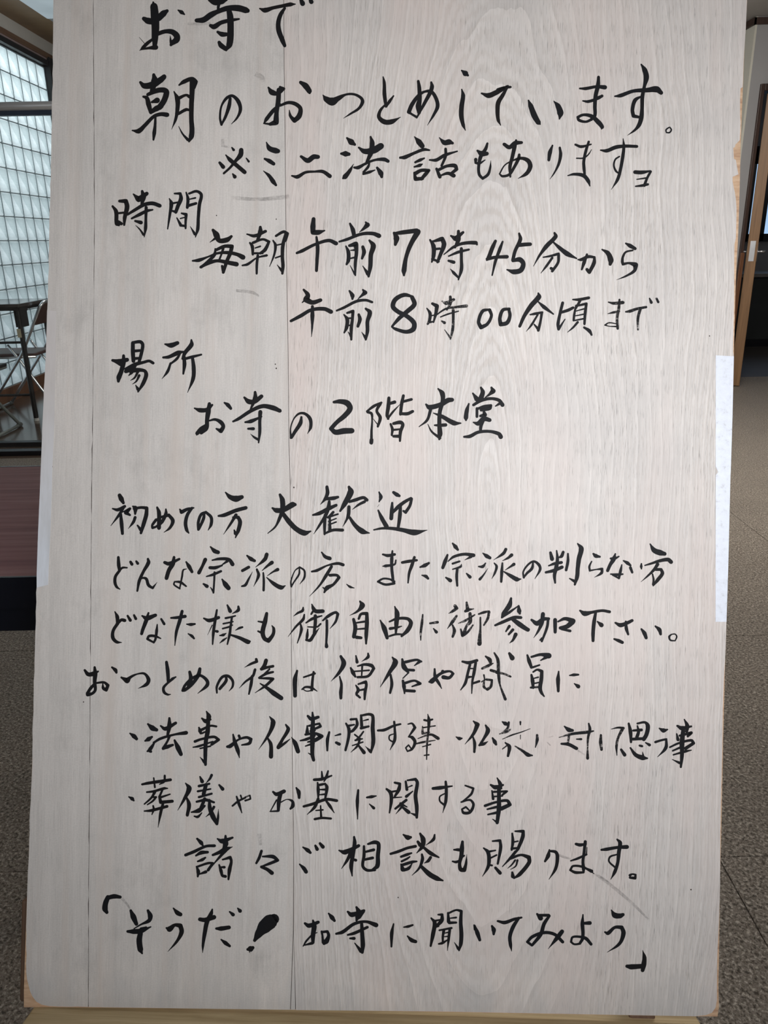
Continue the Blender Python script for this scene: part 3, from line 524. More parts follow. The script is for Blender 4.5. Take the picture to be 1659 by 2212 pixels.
6 0 頃|6881,9415,40 6853,9290,40 6826,9137,43 6835,9069,40;6835,9069,37 6916,9200,15;6868,9290,37 6959,9322,43 7019,9354,37;7014,9461,21 7093,9462,40 7222,9488,40;7109,9447,37 7050,9339,30;7057,9385,24 7036,9263,33 7030,9187,30;7064,9378,27 7193,9411,37 7180,9297,40 7173,9144,33;7051,9309,15 7164,9342,21;7052,9248,15 7166,9273,21;7046,9187,21 7159,9212,24;7084,9165,33 7025,9095,27 6953,9030,8;7169,9098,30 7239,9054,49 7270,9002,27
6 1 ま|7482,9437,18 7551,9423,40 7672,9436,46;7626,9473,27 7620,9367,40 7600,9229,37 7611,9092,33;7477,9285,9 7553,9304,33 7629,9321,24;7602,9153,15 7495,9166,18 7442,9135,21 7496,9121,12 7587,9119,21
6 1 で|7713,9315,24 7766,9324,43 7856,9356,37 7978,9382,33;7902,9357,40 7874,9235,37 7877,9083,24;8021,9497,21 8045,9444,40;8112,9499,30 8136,9451,33
7 0 場|988,8536,37 1072,8522,70 1178,8548,55;1131,8600,40 1133,8516,61 1105,8394,61 1076,8317,67 1070,8264,40;1034,8506,21 1104,8470,30;1166,8395,52 1242,8427,61;1250,8770,52 1252,8656,55 1262,8534,52;1257,8777,40 1348,8787,46 1379,8750,46 1366,8643,46 1338,8528,43;1259,8663,40 1343,8673,37;1262,8564,43 1345,8574,33;1166,8425,46 1286,8489,52 1392,8518,40 1468,8538,37 1521,8512,40;1308,8505,30 1243,8381,40 1205,8343,15;1227,8381,33 1288,8413,61 1409,8408,43 1433,8355,55 1398,8248,52 1331,8132,24;1331,8163,46 1299,8215,15;1326,8398,37 1282,8314,27 1230,8278,8;1342,8345,37 1306,8269,24 1258,8230,8
7 0 所|1673,8763,24 1752,8750,67 1835,8782,52;1652,8588,30 1725,8597,46 1846,8653,61 1921,8670,24;1876,8653,30 1832,8576,37 1750,8506,27;1750,8514,30 1714,8407,40 1640,8306,6;2017,8824,27 2018,8763,61 1937,8655,52 1908,8578,37;1923,8609,46 1933,8502,52 1920,8380,27;1946,8579,37 2029,8603,40 2151,8636,27;2038,8581,43 2055,8459,55 2051,8322,52 1981,8135,8
8 0 お|2077,7930,21 2151,7906,61 2242,7915,55 2309,7978,30;2271,7992,46 2258,7885,67 2245,7778,55 2239,7672,55 2172,7609,46;2246,7717,46 2171,7655,67 2119,7601,52 2112,7578,15;2275,7771,24 2351,7788,37 2428,7752,55 2459,7699,52 2430,7638,58 2369,7667,24;2468,8011,24 2514,7982,55 2553,7937,40
8 0 寺|2728,8085,30 2787,8033,67 2863,8035,61 2953,8105,52;2868,8157,37 2870,8081,61 2812,7927,24;2587,7767,27 2655,7802,43 2820,7912,49 2971,7976,55 3109,7956,67 3198,7920,52;2747,7761,27 2823,7775,52 2959,7839,24;2942,7899,55 2937,7778,43 2940,7641,43 2928,7496,21;2927,7534,37 2873,7563,30 2819,7608,6;2787,7676,30 2856,7677,43
8 0 の|3483,7843,30 3469,7759,55 3403,7651,46 3359,7574,40;3351,7566,30 3344,7695,18 3384,7818,18 3451,7888,30 3527,7889,37 3597,7822,49 3607,7716,43 3568,7627,8
8 0 2|3905,8049,37 3988,8059,61 4080,8038,79 4119,7970,73 4053,7877,67 3948,7784,55 3874,7699,55;3882,7691,55 3936,7654,70 4042,7672,79 4148,7678,73
8 0 階|4341,7937,27 4431,8007,40 4529,8055,30;4514,8039,43 4470,7947,37 4517,7857,46 4489,7742,33;4426,7840,8 4481,7772,15;4349,7929,37 4402,7908,37 4412,7824,24 4407,7672,33 4410,7520,40;4409,7565,52 4407,7527,52;4626,8118,43 4621,8011,52 4608,7889,46 4624,7844,30;4628,8042,40 4703,8066,46;4617,7844,27 4676,7929,30 4780,8045,6;4816,8152,40 4795,8045,46 4783,7908,40;4817,8076,37 4923,8106,37;4783,7916,40 4874,7917,46 4942,7949,40;4656,7776,30 4680,7708,40 4674,7632,30;4694,7784,40 4785,7801,52 4816,7772,46 4788,7680,46 4783,7558,30;4688,7700,30 4772,7710,27;4698,7617,37 4774,7619,46
8 0 本|5270,8253,21 5325,8193,67 5334,8102,55 5299,7949,52 5295,7797,55 5306,7660,67 5299,7591,30;5307,7607,40 5198,7688,27 5143,7786,9;5115,8044,27 5161,8007,67 5313,8048,61 5403,8104,67 5456,8112,55;5177,7977,43 5134,7839,37 5030,7749,12;5216,7932,15 5331,7889,52 5485,7808,67 5576,7807,21;5235,7773,24 5303,7774,43 5379,7780,46
8 0 堂|5832,8280,30 5856,8220,61 5835,8143,67;5727,8202,24 5782,8127,67;5969,8283,30 5993,8238,67 5933,8183,30 5888,8152,12;5677,8064,24 5652,7972,55 5643,7880,61 5644,7850,30;5738,8050,37 5843,8113,46 5965,8138,40 6072,8118,46 6119,8058,55;6088,8080,40 6028,8041,18;5785,7997,33 5876,8030,46 5967,8047,40 5952,8009,46 5839,7983,37;5785,8005,37 5787,7898,37;5877,7961,37 5893,7924,55 5833,7907,37;5743,7821,21 5804,7808,61 5879,7870,67 5955,7856,52;5879,7870,46 5843,7778,46 5837,7702,37;5625,7629,30 5701,7638,49 5807,7693,43 5959,7707,40 6081,7676,52 6105,7639,61
9 0 初|1117,6766,52 1140,6721,67 1169,6668,40;1029,6589,21 1098,6576,46 1188,6623,40;1173,6608,40 1114,6507,37 1011,6365,8;1159,6546,15 1257,6594,37 1205,6540,55 1259,6510,30;1137,6523,37 1150,6402,52 1165,6265,40;1295,6625,24 1325,6603,67 1327,6527,30;1328,6481,40 1306,6420,40 1240,6330,6;1310,6595,37 1401,6612,37 1478,6606,46;1478,6599,46 1472,6515,55 1444,6408,55 1408,6278,37;1408,6316,46 1361,6376,24
9 0 め|1614,6617,30 1639,6549,55 1643,6351,55;1729,6596,24 1730,6536,46 1679,6428,46 1604,6365,30 1559,6349,37 1551,6387,24 1603,6457,37;1558,6380,21 1633,6473,30 1769,6521,43 1823,6446,52 1787,6354,37 1710,6292,8;1651,6344,30 1643,6328,15
9 0 て|1912,6600,21 1935,6563,52 2010,6602,43 2094,6622,21;2071,6619,37 2012,6526,46 1991,6419,49 2009,6328,46 2035,6291,21
9 0 の|2232,6546,37 2226,6485,43 2168,6347,37;2161,6339,37 2159,6438,40 2194,6538,40 2255,6569,37 2325,6502,43 2327,6411,43 2290,6334,12
9 0 方|2508,6833,21 2570,6774,61 2647,6753,85 2722,6777,55;2423,6523,30 2499,6536,52 2650,6600,52 2778,6637,49;2651,6540,46 2578,6416,33 2492,6281,6;2614,6508,30 2682,6510,46 2706,6449,55 2686,6342,52 2650,6243,18;2649,6296,46 2632,6341,21
9 0 大|3223,6818,37 3255,6750,67 3265,6629,70;3127,6641,27 3181,6612,67 3272,6621,67 3393,6692,76 3423,6693,46;3265,6613,67 3229,6521,46 3171,6398,27 3074,6308,12;3258,6583,52 3352,6463,67 3445,6374,67 3553,6323,76 3636,6347,21
9 0 歓|3837,6933,43 3846,6854,52 3817,6777,43 3758,6703,9;3825,6777,43 3924,6787,52 3984,6803,37;3871,6740,40 3865,6672,55 3829,6564,46 3748,6426,33 3675,6310,6;3662,6561,27 3745,6585,52 3866,6649,55 3963,6696,40;3822,6564,43 3817,6442,43 3819,6313,30;3927,6604,37 3868,6535,37;3853,6534,30 3989,6580,24;3883,6535,30 3887,6368,46;3869,6481,21 3967,6522,18;3870,6436,21 3968,6476,21;3834,6328,30 3932,6369,40 4054,6371,43;4126,6939,37 4150,6875,85 4077,6722,67 4018,6622,30;4138,6746,37 4213,6770,46 4319,6803,43 4365,6773,46;4335,6750,40 4260,6710,33 4178,6645,8;4131,6677,46 4126,6571,49 4097,6494,27 4056,6417,6;4142,6540,37 4220,6435,55 4313,6361,76 4405,6340,18
9 0 迎|4523,6880,21 4547,6815,52 4526,6754,18;4507,6685,5 4526,6716,5;4517,6640,24 4568,6534,55 4631,6429,61;4465,6383,21 4571,6405,33 4693,6407,43 4845,6388,55 4998,6360,79 5165,6394,9;4713,6880,40 4759,6850,55 4790,6836,37;4698,6742,30 4695,6643,52 4690,6537,52;4704,6613,37 4778,6691,52 4853,6753,46 4943,6808,37;4951,6801,40 4930,6709,40 4878,6624,43;4878,6620,40 4848,6639,30;4808,6722,40 4803,6585,52 4784,6417,40
10 0 ど|1118,5952,37 1125,5853,49 1137,5778,40;1137,5778,30 1175,5816,30 1235,5818,21;1137,5778,37 1086,5700,40 1080,5624,43 1104,5564,37 1147,5534,15;1279,5895,37 1298,5865,43;1355,5904,30 1374,5877,40
10 0 ん|1507,5938,33 1515,5892,52 1450,5769,40 1399,5646,43 1376,5516,27;1384,5631,18 1436,5685,24 1489,5678,40 1522,5595,43 1576,5558,33 1635,5636,5
10 0 な|1728,5897,43 1782,5882,52 1918,5946,33;1849,5968,37 1835,5884,61 1784,5791,55 1756,5692,52;2010,5910,24 2049,5850,55 2089,5782,40;2019,5819,9 1974,5803,24 1960,5719,27 1933,5566,21;1933,5558,24 1856,5610,24 1863,5648,21 1939,5642,37 2016,5591,24
10 0 宗|2325,6115,21 2379,6062,58 2426,6045,52;2260,5946,52 2224,5861,40 2180,5772,49;2352,5940,21 2450,5960,40 2572,5952,46 2619,5892,55;2557,5937,37 2460,5866,12;2323,5841,43 2392,5842,46 2482,5874,24;2280,5725,18 2363,5750,37 2469,5798,33;2385,5781,30 2383,5667,27 2376,5514,27;2375,5530,33 2336,5582,12;2244,5626,27 2290,5596,49;2486,5692,21 2533,5624,67 2572,5579,61
10 0 派|2807,6010,24 2861,5966,55 2907,5944,40;2750,5811,40 2833,5859,40;2883,5799,6 2829,5691,30 2792,5622,40 2747,5606,24;3065,6031,52 3044,5970,52 2924,5861,9;2940,5831,30 2964,5755,43 2902,5605,6;3136,5926,52 3076,5879,33 3009,5817,9;3025,5787,24 3034,5680,33 3034,5559,33;3214,5836,46 3154,5805,24 3079,5750,8;3072,5727,15 3172,5645,52 3264,5601,61 3317,5625,15
10 0 の|3499,5850,21 3495,5781,27 3429,5673,21 3397,5615,21;3397,5615,27 3391,5688,21 3441,5826,15 3501,5873,24 3563,5828,27 3565,5737,30 3509,5652,8
10 0 方|3786,6074,21 3833,6017,46 3894,5995,52;3662,5818,27 3730,5835,40 3866,5903,24 4002,5932,40 4071,5915,43;3919,5889,40 3853,5774,46 3765,5635,27 3638,5492,6;3899,5775,40 3990,5777,37 4021,5747,43 3947,5654,37 3864,5606,61 3831,5548,24;3811,5613,15 3842,5591,30
10 0 、|4122,5661,12 4168,5628,33 4222,5614,12
10 0 ま|4590,6063,27 4654,6049,43 4745,6066,37;4714,6111,24 4708,6005,46 4711,5883,40 4724,5777,40 4738,5686,30;4762,5991,21 4748,5937,27 4627,5912,40 4593,5908,15;4746,5686,37 4632,5668,33 4532,5704,30 4600,5744,27 4691,5738,27 4745,5709,37
10 0 た|4846,5962,37 4930,5979,43 5036,5996,33;5005,6034,37 4976,5934,46 4941,5827,37 4928,5697,21;5083,5906,24 5144,5930,52 5196,5962,33;5109,5800,18 5162,5786,46 5190,5759,33
10 0 宗|5503,6227,24 5542,6182,55 5573,6145,33;5438,6073,30 5409,5989,52 5380,5905,43;5447,5990,15 5522,6052,37 5658,6088,40 5780,6076,52;5750,6057,37 5667,6013,9;5509,5961,30 5599,5993,27;5510,5887,18 5616,5925,33 5623,5955,12;5571,5901,37 5565,5794,40 5575,5673,30;5424,5776,24 5483,5739,52;5694,5835,21 5740,5790,46
10 0 派|5903,6106,18 5954,6069,55 5996,6047,43;5851,5930,21 5904,5931,43 5941,5977,18;5973,5909,5 5914,5817,24 5869,5763,37;6203,6165,40 6174,6111,43 6046,6021,6;6281,6091,46 6236,6052,33 6161,6012,8;6055,5980,18 6086,5935,37 6065,5850,30 6026,5773,6;6161,5982,24 6156,5868,43 6151,5738,33;6314,5970,43 6269,5938,27 6201,5891,9;6187,5868,21 6287,5809,52 6356,5773,61 6409,5778,15
10 0 の|6564,6005,24 6551,5921,40 6484,5852,33 6447,5798,21;6447,5798,30 6438,5873,24 6497,5966,27 6572,6013,30 6641,5969,40 6658,5908,37 6592,5785,8
10 0 判|6790,6132,37 6812,6049,55;6957,6143,40 6936,6089,46 6890,6066,15;6870,6160,21 6883,6050,43 6870,5943,55 6849,5836,46 6859,5738,27;6771,5960,21 6846,5989,40 6937,6006,40;6735,5872,33 6833,5897,46 6946,5945,46;7019,6122,27 7021,6023,40 7000,5908,37;7145,6257,21 7192,6194,67 7165,6056,61 7152,5934,55 7146,5827,55 7118,5720,30;7125,5758,46 7048,5798,18
10 0 ら|7353,6129,27 7384,6103,55 7438,6092,30;7333,6029,18 7304,5960,30 7312,5907,30;7312,5907,24 7396,5924,18 7472,5933,37 7465,5880,40 7375,5820,6
10 0 な|7583,6072,30 7636,6074,37 7689,6101,21;7642,6135,21 7621,6066,61 7577,5989,46 7545,5912,43;7751,6046,21 7805,6016,49 7843,5987,30;7729,5992,18 7715,5915,40 7695,5816,33;7587,5867,21 7671,5861,40 7744,5870,24;7610,5852,15 7687,5820,27;7844,5956,40 7868,5896,33
10 0 い|7987,6012,21 7985,5974,37 7989,5944,18
10 0 方|8096,6273,18 8151,6191,67 8228,6162,76 8289,6148,52;8033,5991,18 8109,6015,30 8230,6056,43 8336,6073,52 8375,6043,55;8200,6009,46 8156,5940,40 8082,5862,27 7985,5773,5;8179,5940,40 8247,5942,40 8264,5889,49 8205,5804,49 8148,5727,21;8135,5879,21 8151,5803,30 8145,5742,30
11 0 ど|1088,5236,18 1120,5168,52 1126,5077,43;1122,5069,30 1174,5131,40 1219,5125,46;1122,5077,43 1070,4985,43 1069,4893,49 1119,4841,43 1183,4835,12;1256,5186,30 1292,5129,43;1340,5196,30 1364,5151,40
11 0 な|1446,5190,24 1508,5161,67 1621,5202,46;1529,5230,27 1501,5131,55 1458,5008,46 1444,4954,40;1698,5153,30 1738,5090,37;1647,5080,18 1641,4997,40 1628,4890,33 1606,4844,30;1606,4844,27 1521,4888,33 1543,4926,37 1619,4928,37 1696,4899,18
11 0 た|1827,5171,27 1903,5177,40 2010,5195,46;1970,5262,40 1942,5140,49 1900,4987,40 1884,4811,12;2034,5093,18 2088,5090,43 2141,5098,27;2057,4967,18 2106,4938,40 2134,4908,27
11 0 様|2257,5174,24 2330,5148,52 2451,5189,43;2426,5287,27 2406,5150,40 2387,4997,40 2379,4837,21;2369,5088,15 2311,4957,5;2394,5012,27 2440,5006,37;2562,5354,24 2601,5276,52;2707,5339,30 2708,5293,46 2633,5246,12;2543,5183,30 2618,5200,27 2671,5216,21;2514,5109,24 2589,5126,24 2642,5139,18;2507,5045,24 2591,5070,27 2636,5094,18;2626,5200,30 2613,5093,33 2600,4971,37 2573,4841,21;2675,5026,9 2728,5057,33 2766,5069,27;2471,4953,18 2517,4962,40 2554,4985,12;2473,4854,9 2518,4893,30 2563,4925,15;2616,4964,27 2731,4928,46 2846,4877,61 2868,4885,27
11 0 も|3081,5255,43 3061,5148,61 3033,5011,61 3058,4927,55 3112,4898,58 3171,4983,46 3177,5059,40 3153,5097,15;2972,5149,21 3031,5140,30;2972,5021,24 3034,4995,37
11 0 御|3558,5344,21 3551,5303,40 3491,5271,30 3435,5229,8;3575,5250,24 3561,5189,40 3472,5096,30 3368,4957,6;3524,5143,21 3541,5052,40 3492,4876,15;3671,5389,18 3695,5329,52 3726,5299,55 3817,5301,52;3688,5298,30 3666,5260,27;3600,5144,21 3683,5199,40 3804,5240,21;3720,5238,46 3722,5147,46 3709,5010,37;3624,5091,18 3746,5094,24 3791,5133,27;3625,5061,18 3619,4977,40 3612,4916,30;3605,4919,27 3658,4917,46 3710,4994,43 3776,5079,8;3820,5179,24 3895,5242,43 3985,5289,37 4016,5267,40 3988,5168,33 3917,5075,8;3873,5180,37 3876,5028,37 3872,4891,30 3876,4838,49
11 0 自|4302,5441,24 4333,5388,76 4274,5311,33 4172,5252,6;4223,5203,40 4248,5097,55 4232,4975,52;4291,5212,33 4320,5273,37 4396,5283,46 4399,5161,55 4394,5009,52 4394,4887,27;4262,5158,24 4368,5176,30;4264,5074,21 4370,5084,27;4266,4968,46 4327,4962,40
11 0 由|4573,5198,18 4629,5090,67 4669,4969,46;4760,5382,18 4792,5291,67 4787,5169,61 4782,5032,30;4695,5182,24 4793,5223,37 4930,5225,43 4977,5173,55 4941,5081,58 4859,4996,33;4705,5091,40 4796,5108,33 4856,5125,15;4699,4992,27 4782,5017,30 4874,5019,24
11 1 に|5130,5283,21 5122,5176,37 5109,5054,33 5111,4948,15;5228,5171,27 5327,5188,37;5275,5103,18 5314,5058,43
11 1 御|5551,5406,46 5574,5376,46 5522,5337,37 5469,5305,9;5576,5277,30 5524,5200,46 5458,5107,9;5525,5154,24 5550,5079,46 5529,5002,33;5702,5455,30 5719,5356,52 5689,5340,37;5711,5356,43 5795,5373,18;5601,5179,15 5692,5218,33 5812,5294,21;5750,5311,43 5753,5205,52 5708,5143,33 5673,5035,52;5633,5103,21 5658,5020,43 5725,5067,33 5792,5160,21
11 1 御|5864,5306,24 5932,5330,37 6000,5347,24;6000,5339,37 5986,5255,37 5935,5163,24;5887,5261,24 5890,5116,27 5885,5009,46 5882,4918,61
11 0 参|6285,5520,33 6264,5428,67 6191,5320,55 6169,5267,27;6169,5267,27 6266,5337,37 6371,5415,18;6386,5423,30 6395,5355,61 6404,5325,33;6084,5163,30 6178,5206,43 6329,5270,46 6420,5272,40;6314,5247,52 6407,5180,67 6515,5114,55 6533,5122,18;6270,5155,40 6226,5085,21;6317,5110,40 6265,5048,30;6356,5050,52 6320,4973,33 6278,4934,9
11 0 加|6560,5244,33 6634,5200,67 6709,5255,52 6785,5264,40;6708,5324,55 6695,5209,55 6652,5102,33 6593,5009,6;6778,5256,37 6765,5150,37 6700,4966,30;6677,4980,21 6699,5011,18
11 0 口|6869,5251,52 6871,5167,49 6873,5091,43;6908,5229,24 6998,5269,46 7106,5241,67;7098,5233,76 7031,5170,61 6940,5146,46;6956,5131,30 7070,5110,37
11 0 下|7194,5379,27 7256,5343,70 7347,5360,40 7483,5385,37 7582,5372,40;7400,5361,37 7380,5223,52 7371,5086,49 7373,4987,40;7425,5240,21 7479,5195,61
11 0 さ|7661,5229,27 7730,5200,58 7821,5233,46 7881,5264,40;7798,5247,30 7807,5156,46 7832,5081,30;7651,5016,27 7712,4994,46 7758,4973,43
11 0 い|8005,5153,27 8045,5100,55 8069,5040,43
11 0 い|8187,5195,24 8241,5150,55 8258,5093,37
11 0 。|8402,5093,18 8372,5062,30 8389,5016,24 8450,5010,18 8471,5064,21 8448,5097,18 8395,5092,15
12 0 お|708,4460,33 755,4408,55 823,4417,61 884,4449,24;837,4501,33 846,4417,61 841,4311,49 851,4204,40 814,4158,37 753,4142,52;856,4296,37 797,4234,43 745,4157,37;864,4296,27 963,4306,33 1017,4269,43 995,4207,46 957,4230,43 948,4290,15;1065,4506,27 1112,4469,52 1124,4439,33
12 0 つ|1190,4376,27 1267,4335,73 1311,4382,37 1402,4426,21 1493,4431,33 1548,4356,52 1526,4295,49 1413,4235,6
12 0 と|1779,4589,40 1796,4483,52 1806,4361,46 1800,4316,24;1807,4316,24 1860,4370,40 1905,4397,21;1807,4323,30 1748,4254,37 1757,4193,40 1803,4164,30 1841,4167,12
12 0 め|2086,4466,40 2103,4383,55 2075,4276,49;2219,4510,43 2201,4431,55 2120,4307,46 2030,4229,43 2000,4221,40 2029,4290,37 2118,4383,37 2224,4423,37 2316,4357,46 2318,4296,49 2198,4187,8
12 0 の|2562,4423,30 2567,4362,43 2486,4254,40;2449,4200,24 2447,4284,33 2513,4407,37 2589,4424,40 2651,4364,37 2653,4288,30 2608,4226,8
12 0 後|2956,4652,37 2964,4622,40 2889,4590,33 2806,4542,6;2944,4515,37 2915,4430,37 2818,4352,27 2741,4267,6;2908,4430,37 2895,4323,43 2870,4193,24;3086,4639,52 3064,4570,52 3020,4524,30;3027,4524,43 3103,4548,37 3179,4565,37;3134,4526,24 3074,4464,30;2999,4409,30 3090,4464,37 3180,4489,30;3000,4402,21 3121,4404,37 3182,4398,40 3093,4312,37 2950,4210,8;3016,4334,18 3109,4275,46 3201,4208,67 3294,4149,61
12 0 は|3496,4511,30 3471,4396,61 3476,4183,52;3585,4429,24 3653,4453,27 3728,4481,33;3713,4500,30 3700,4386,37 3695,4264,40;3565,4269,21 3610,4300,30 3687,4294,37 3764,4250,12;3581,4269,15 3627,4247,15 3688,4256,18
12 0 僧|4066,4713,37 4106,4623,67 4048,4500,43 3944,4383,6;4056,4447,21 4081,4348,37 4076,4242,49 4078,4165,40;4264,4725,21 4281,4642,43;4423,4759,24 4424,4713,43 4341,4651,6;4199,4564,27 4230,4504,55 4262,4451,30;4289,4589,21 4380,4613,37 4472,4600,49 4503,4563,40 4429,4462,37 4292,4444,33;4350,4590,27 4345,4468,21;4245,4519,21 4443,4538,24;4272,4337,21 4304,4277,46 4282,4231,37;4302,4353,24 4400,4385,43 4409,4340,37 4395,4263,43 4390,4157,30;4304,4269,24 4379,4286,30;4282,4215,33 4328,4178,30
12 0 侶|4743,4715,21 4783,4652,76 4717,4529,52 4592,4321,8;4725,4484,30 4743,4362,43 4723,4248,33;4873,4692,30 4898,4594,67 4945,4541,52;4912,4655,40 5064,4688,33 5125,4667,27;5102,4666,43 5035,4612,15;4914,4556,37 5028,4551,37;4961,4519,21 4886,4441,15;4887,4411,33 4904,4335,52 4913,4244,21;4918,4381,37 5039,4414,30 5116,4378,40 5010,4337,21;4920,4282,40 5042,4277,40
12 0 や|5236,4403,30 5266,4411,67 5356,4497,40 5431,4536,37 5507,4546,30 5546,4516,37 5494,4462,43 5417,4468,55;5408,4543,46 5393,4520,30;5301,4572,27 5311,4465,46 5358,4390,40 5398,4318,12
12 0 職|5664,4678,30 5748,4665,46 5854,4697,40;5764,4642,37 5736,4520,37 5708,4398,40 5649,4305,15;5839,4667,37 5819,4537,43 5799,4415,30 5795,4262,15;5750,4589,21 5826,4590,18;5737,4474,37 5798,4483,21;5799,4392,30 5890,4424,33
12 1 職|5967,4753,24 6021,4709,55 6038,4648,33;5925,4592,33 6007,4632,40 6068,4664,15;5949,4509,24 5958,4464,21;6039,4572,37 6116,4551,37;5958,4448,21 5952,4357,37 5999,4312,24;5981,4449,30 6057,4443,30 6044,4359,37 5999,4320,40;6080,4801,24 6128,4711,43 6138,4574,43 6148,4468,40 6165,4377,24 6237,4196,40;6116,4543,37 6208,4530,30 6300,4494,27;5921,4417,18 5966,4449,18
12 0 職|6278,4798,37 6317,4738,67
12 0 員|6514,4780,27 6539,4704,52 6571,4621,40;6568,4758,30 6689,4791,40 6796,4778,76;6781,4770,52 6691,4715,18;6586,4621,30 6677,4654,24;6573,4522,30 6590,4446,52 6599,4355,37;6595,4561,24 6648,4592,30 6709,4571,46 6704,4464,52 6691,4357,52 6707,4297,43 6746,4244,21;6604,4477,18 6665,4494,21;6606,4409,21 6674,4425,21
12 1 員|6569,4355,30 6668,4364,27
12 0 に|6930,4575,21 6924,4469,55 6930,4317,37;7075,4525,18 7128,4534,40 7189,4538,27;7138,4420,15 7192,4383,55
13 0 ・|1319,3644,21 1373,3607,61 1407,3574,43
13 0 法|1552,3771,27 1614,3719,73 1668,3697,46;1519,3549,24 1564,3573,61 1609,3604,30;1552,3413,24 1589,3444,52 1648,3537,24;1582,3421,46 1598,3411,37;1633,3529,30 1723,3584,37 1905,3641,30 2057,3667,52;1720,3751,24 1782,3714,55 1917,3793,40;1832,3853,33 1834,3754,61 1814,3631,37;1837,3617,40 1815,3555,30 1757,3455,37;1757,3448,30 1817,3479,52 1885,3504,33;1907,3565,30 1954,3467,67 1994,3384,52
13 0 事|2317,3954,18 2349,3886,67 2335,3825,46;2258,3861,24 2312,3825,61 2372,3849,30;2223,3739,24 2239,3694,52 2247,3663,30;2254,3709,37 2374,3765,30 2450,3759,30;2343,3825,52 2338,3688,61 2318,3566,55 2314,3383,52 2319,3254,37;2308,3284,43 2246,3351,9;2262,3664,27 2345,3703,21;2173,3555,37 2256,3587,33 2423,3621,37 2485,3585,40 2395,3522,40;2152,3479,18 2228,3495,33 2409,3560,21;2244,3465,21 2380,3499,24
13 0 や|2601,3496,37 2638,3504,55 2743,3590,27 2849,3623,37 2910,3601,43 2889,3547,43 2790,3522,21;2673,3657,24 2698,3559,52 2738,3453,55 2763,3354,12;2750,3643,37 2766,3606,33
13 0 仏|3148,3903,15 3195,3828,67 3145,3675,43 3012,3466,6;3123,3628,24 3171,3538,49 3177,3378,58;3363,3801,24 3395,3741,52 3321,3602,40 3270,3502,52;3270,3494,40 3353,3557,33 3420,3612,12;3442,3635,12 3490,3560,61 3530,3454,58
13 0 事|3709,3968,24 3718,3869,52 3714,3717,67 3717,3565,61 3720,3413,52 3737,3344,43;3649,3921,33 3695,3884,55 3786,3909,40;3644,3792,21 3646,3700,52;3667,3792,30 3803,3825,30 3819,3788,37 3698,3732,30;3683,3724,21 3744,3733,30;3623,3677,33 3745,3695,37 3837,3659,52 3747,3603,52 3656,3579,21;3557,3595,21 3640,3616,40 3745,3664,30;3626,3525,18 3732,3565,37;3720,3405,30 3666,3434,12
13 0 に|3935,3714,30 3914,3615,46 3914,3474,27;4012,3670,15 4080,3691,30;4029,3579,37 4070,3560,43
13 0 関|4153,3833,27 4192,3757,46 4187,3635,40 4153,3483,33;4213,3887,33 4288,3896,30 4298,3820,43 4246,3743,40 4201,3719,30;4184,3803,33 4260,3820,24;4348,3943,33 4359,3806,43;4364,3944,30 4455,3961,37 4501,3939,43 4504,3779,55 4515,3597,55 4488,3459,27;4480,3474,43 4415,3537,9;4380,3875,15 4441,3892,24;4352,3776,40 4450,3801,30;4270,3690,24 4309,3661,24;4383,3731,24 4339,3669,27 4287,3622,18;4279,3615,27 4370,3636,21;4243,3545,18 4379,3594,21;4340,3639,30 4311,3547,33 4225,3457,8;4318,3554,27 4397,3457,49
13 0 す|4573,3750,30 4657,3759,40 4777,3815,33 4868,3840,27;4784,3869,30 4793,3785,33 4796,3633,43 4738,3498,9;4780,3709,15 4727,3685,21 4728,3632,21 4782,3602,24
13 0 る|4967,3842,18 5020,3851,27 5059,3798,40 4978,3675,21;4978,3675,18 5024,3668,46 5063,3608,43 5027,3516,33 4967,3484,21 4943,3530,21 4980,3568,21 5019,3516,18
13 1 事|5223,3977,12 5240,3901,46 5235,3749,30 5223,3596,27 5220,3383,15;5179,3900,30 5225,3893,30 5285,3910,27;5158,3816,18 5160,3724,37 5251,3741,18;5173,3801,21 5325,3827,18;5100,3655,12 5267,3711,33 5366,3663,46;5071,3585,21 5177,3611,30 5329,3637,12;5163,3549,15 5269,3582,21;5189,3436,18 5249,3445,21
13 1 ・|5601,3688,15 5647,3666,49 5677,3670,24
13 0 仏|5825,3898,21 5879,3854,61 5828,3731,43 5721,3595,8;5821,3700,21 5846,3609,43 5845,3495,33;5986,3848,24 6017,3780,61 5966,3673,37 5915,3588,33;5907,3583,27 5968,3604,43 6020,3636,9;6080,3683,24 6112,3630,55 6128,3600,33
13 1 教|6205,3898,21 6244,3876,55 6282,3862,37;6289,3893,30 6275,3816,33 6208,3754,24;6171,3738,15 6269,3770,33 6314,3802,21;6210,3670,9 6331,3726,21 6452,3767,15 6572,3815,8;6441,3903,27 6442,3865,18;6445,3728,12 6446,3675,9;6213,3541,15 6273,3588,21
13 0 教|6249,3625,21 6303,3573,52 6288,3451,33
13 1 教|6379,3582,18 6487,3516,37 6549,3472,55 6607,3465,21
13 1 に|6665,3733,33 6667,3672,43 6646,3573,15
13 2 に|6803,3705,18 6879,3725,15;6797,3644,12 6843,3600,15
13 0 対|7021,3855,21 7082,3810,61 7128,3804,40;6987,3626,30 7079,3620,46 7186,3569,46
13 1 対|6955,3709,12 7121,3758,37 7319,3785,43 7402,3802,21;7084,3742,33 7071,3635,30;7339,3899,24 7356,3824,40 7335,3717,33 7331,3580,21 7334,3443,40;7184,3691,18 7245,3692,30
13 2 対|7202,3546,21 7295,3487,21
13 1 し|7502,3751,30 7501,3659,46 7514,3561,37
13 1 て|7637,3833,9 7728,3854,27 7797,3848,37;7782,3833,43 7731,3725,33 7710,3618,37 7718,3489,12
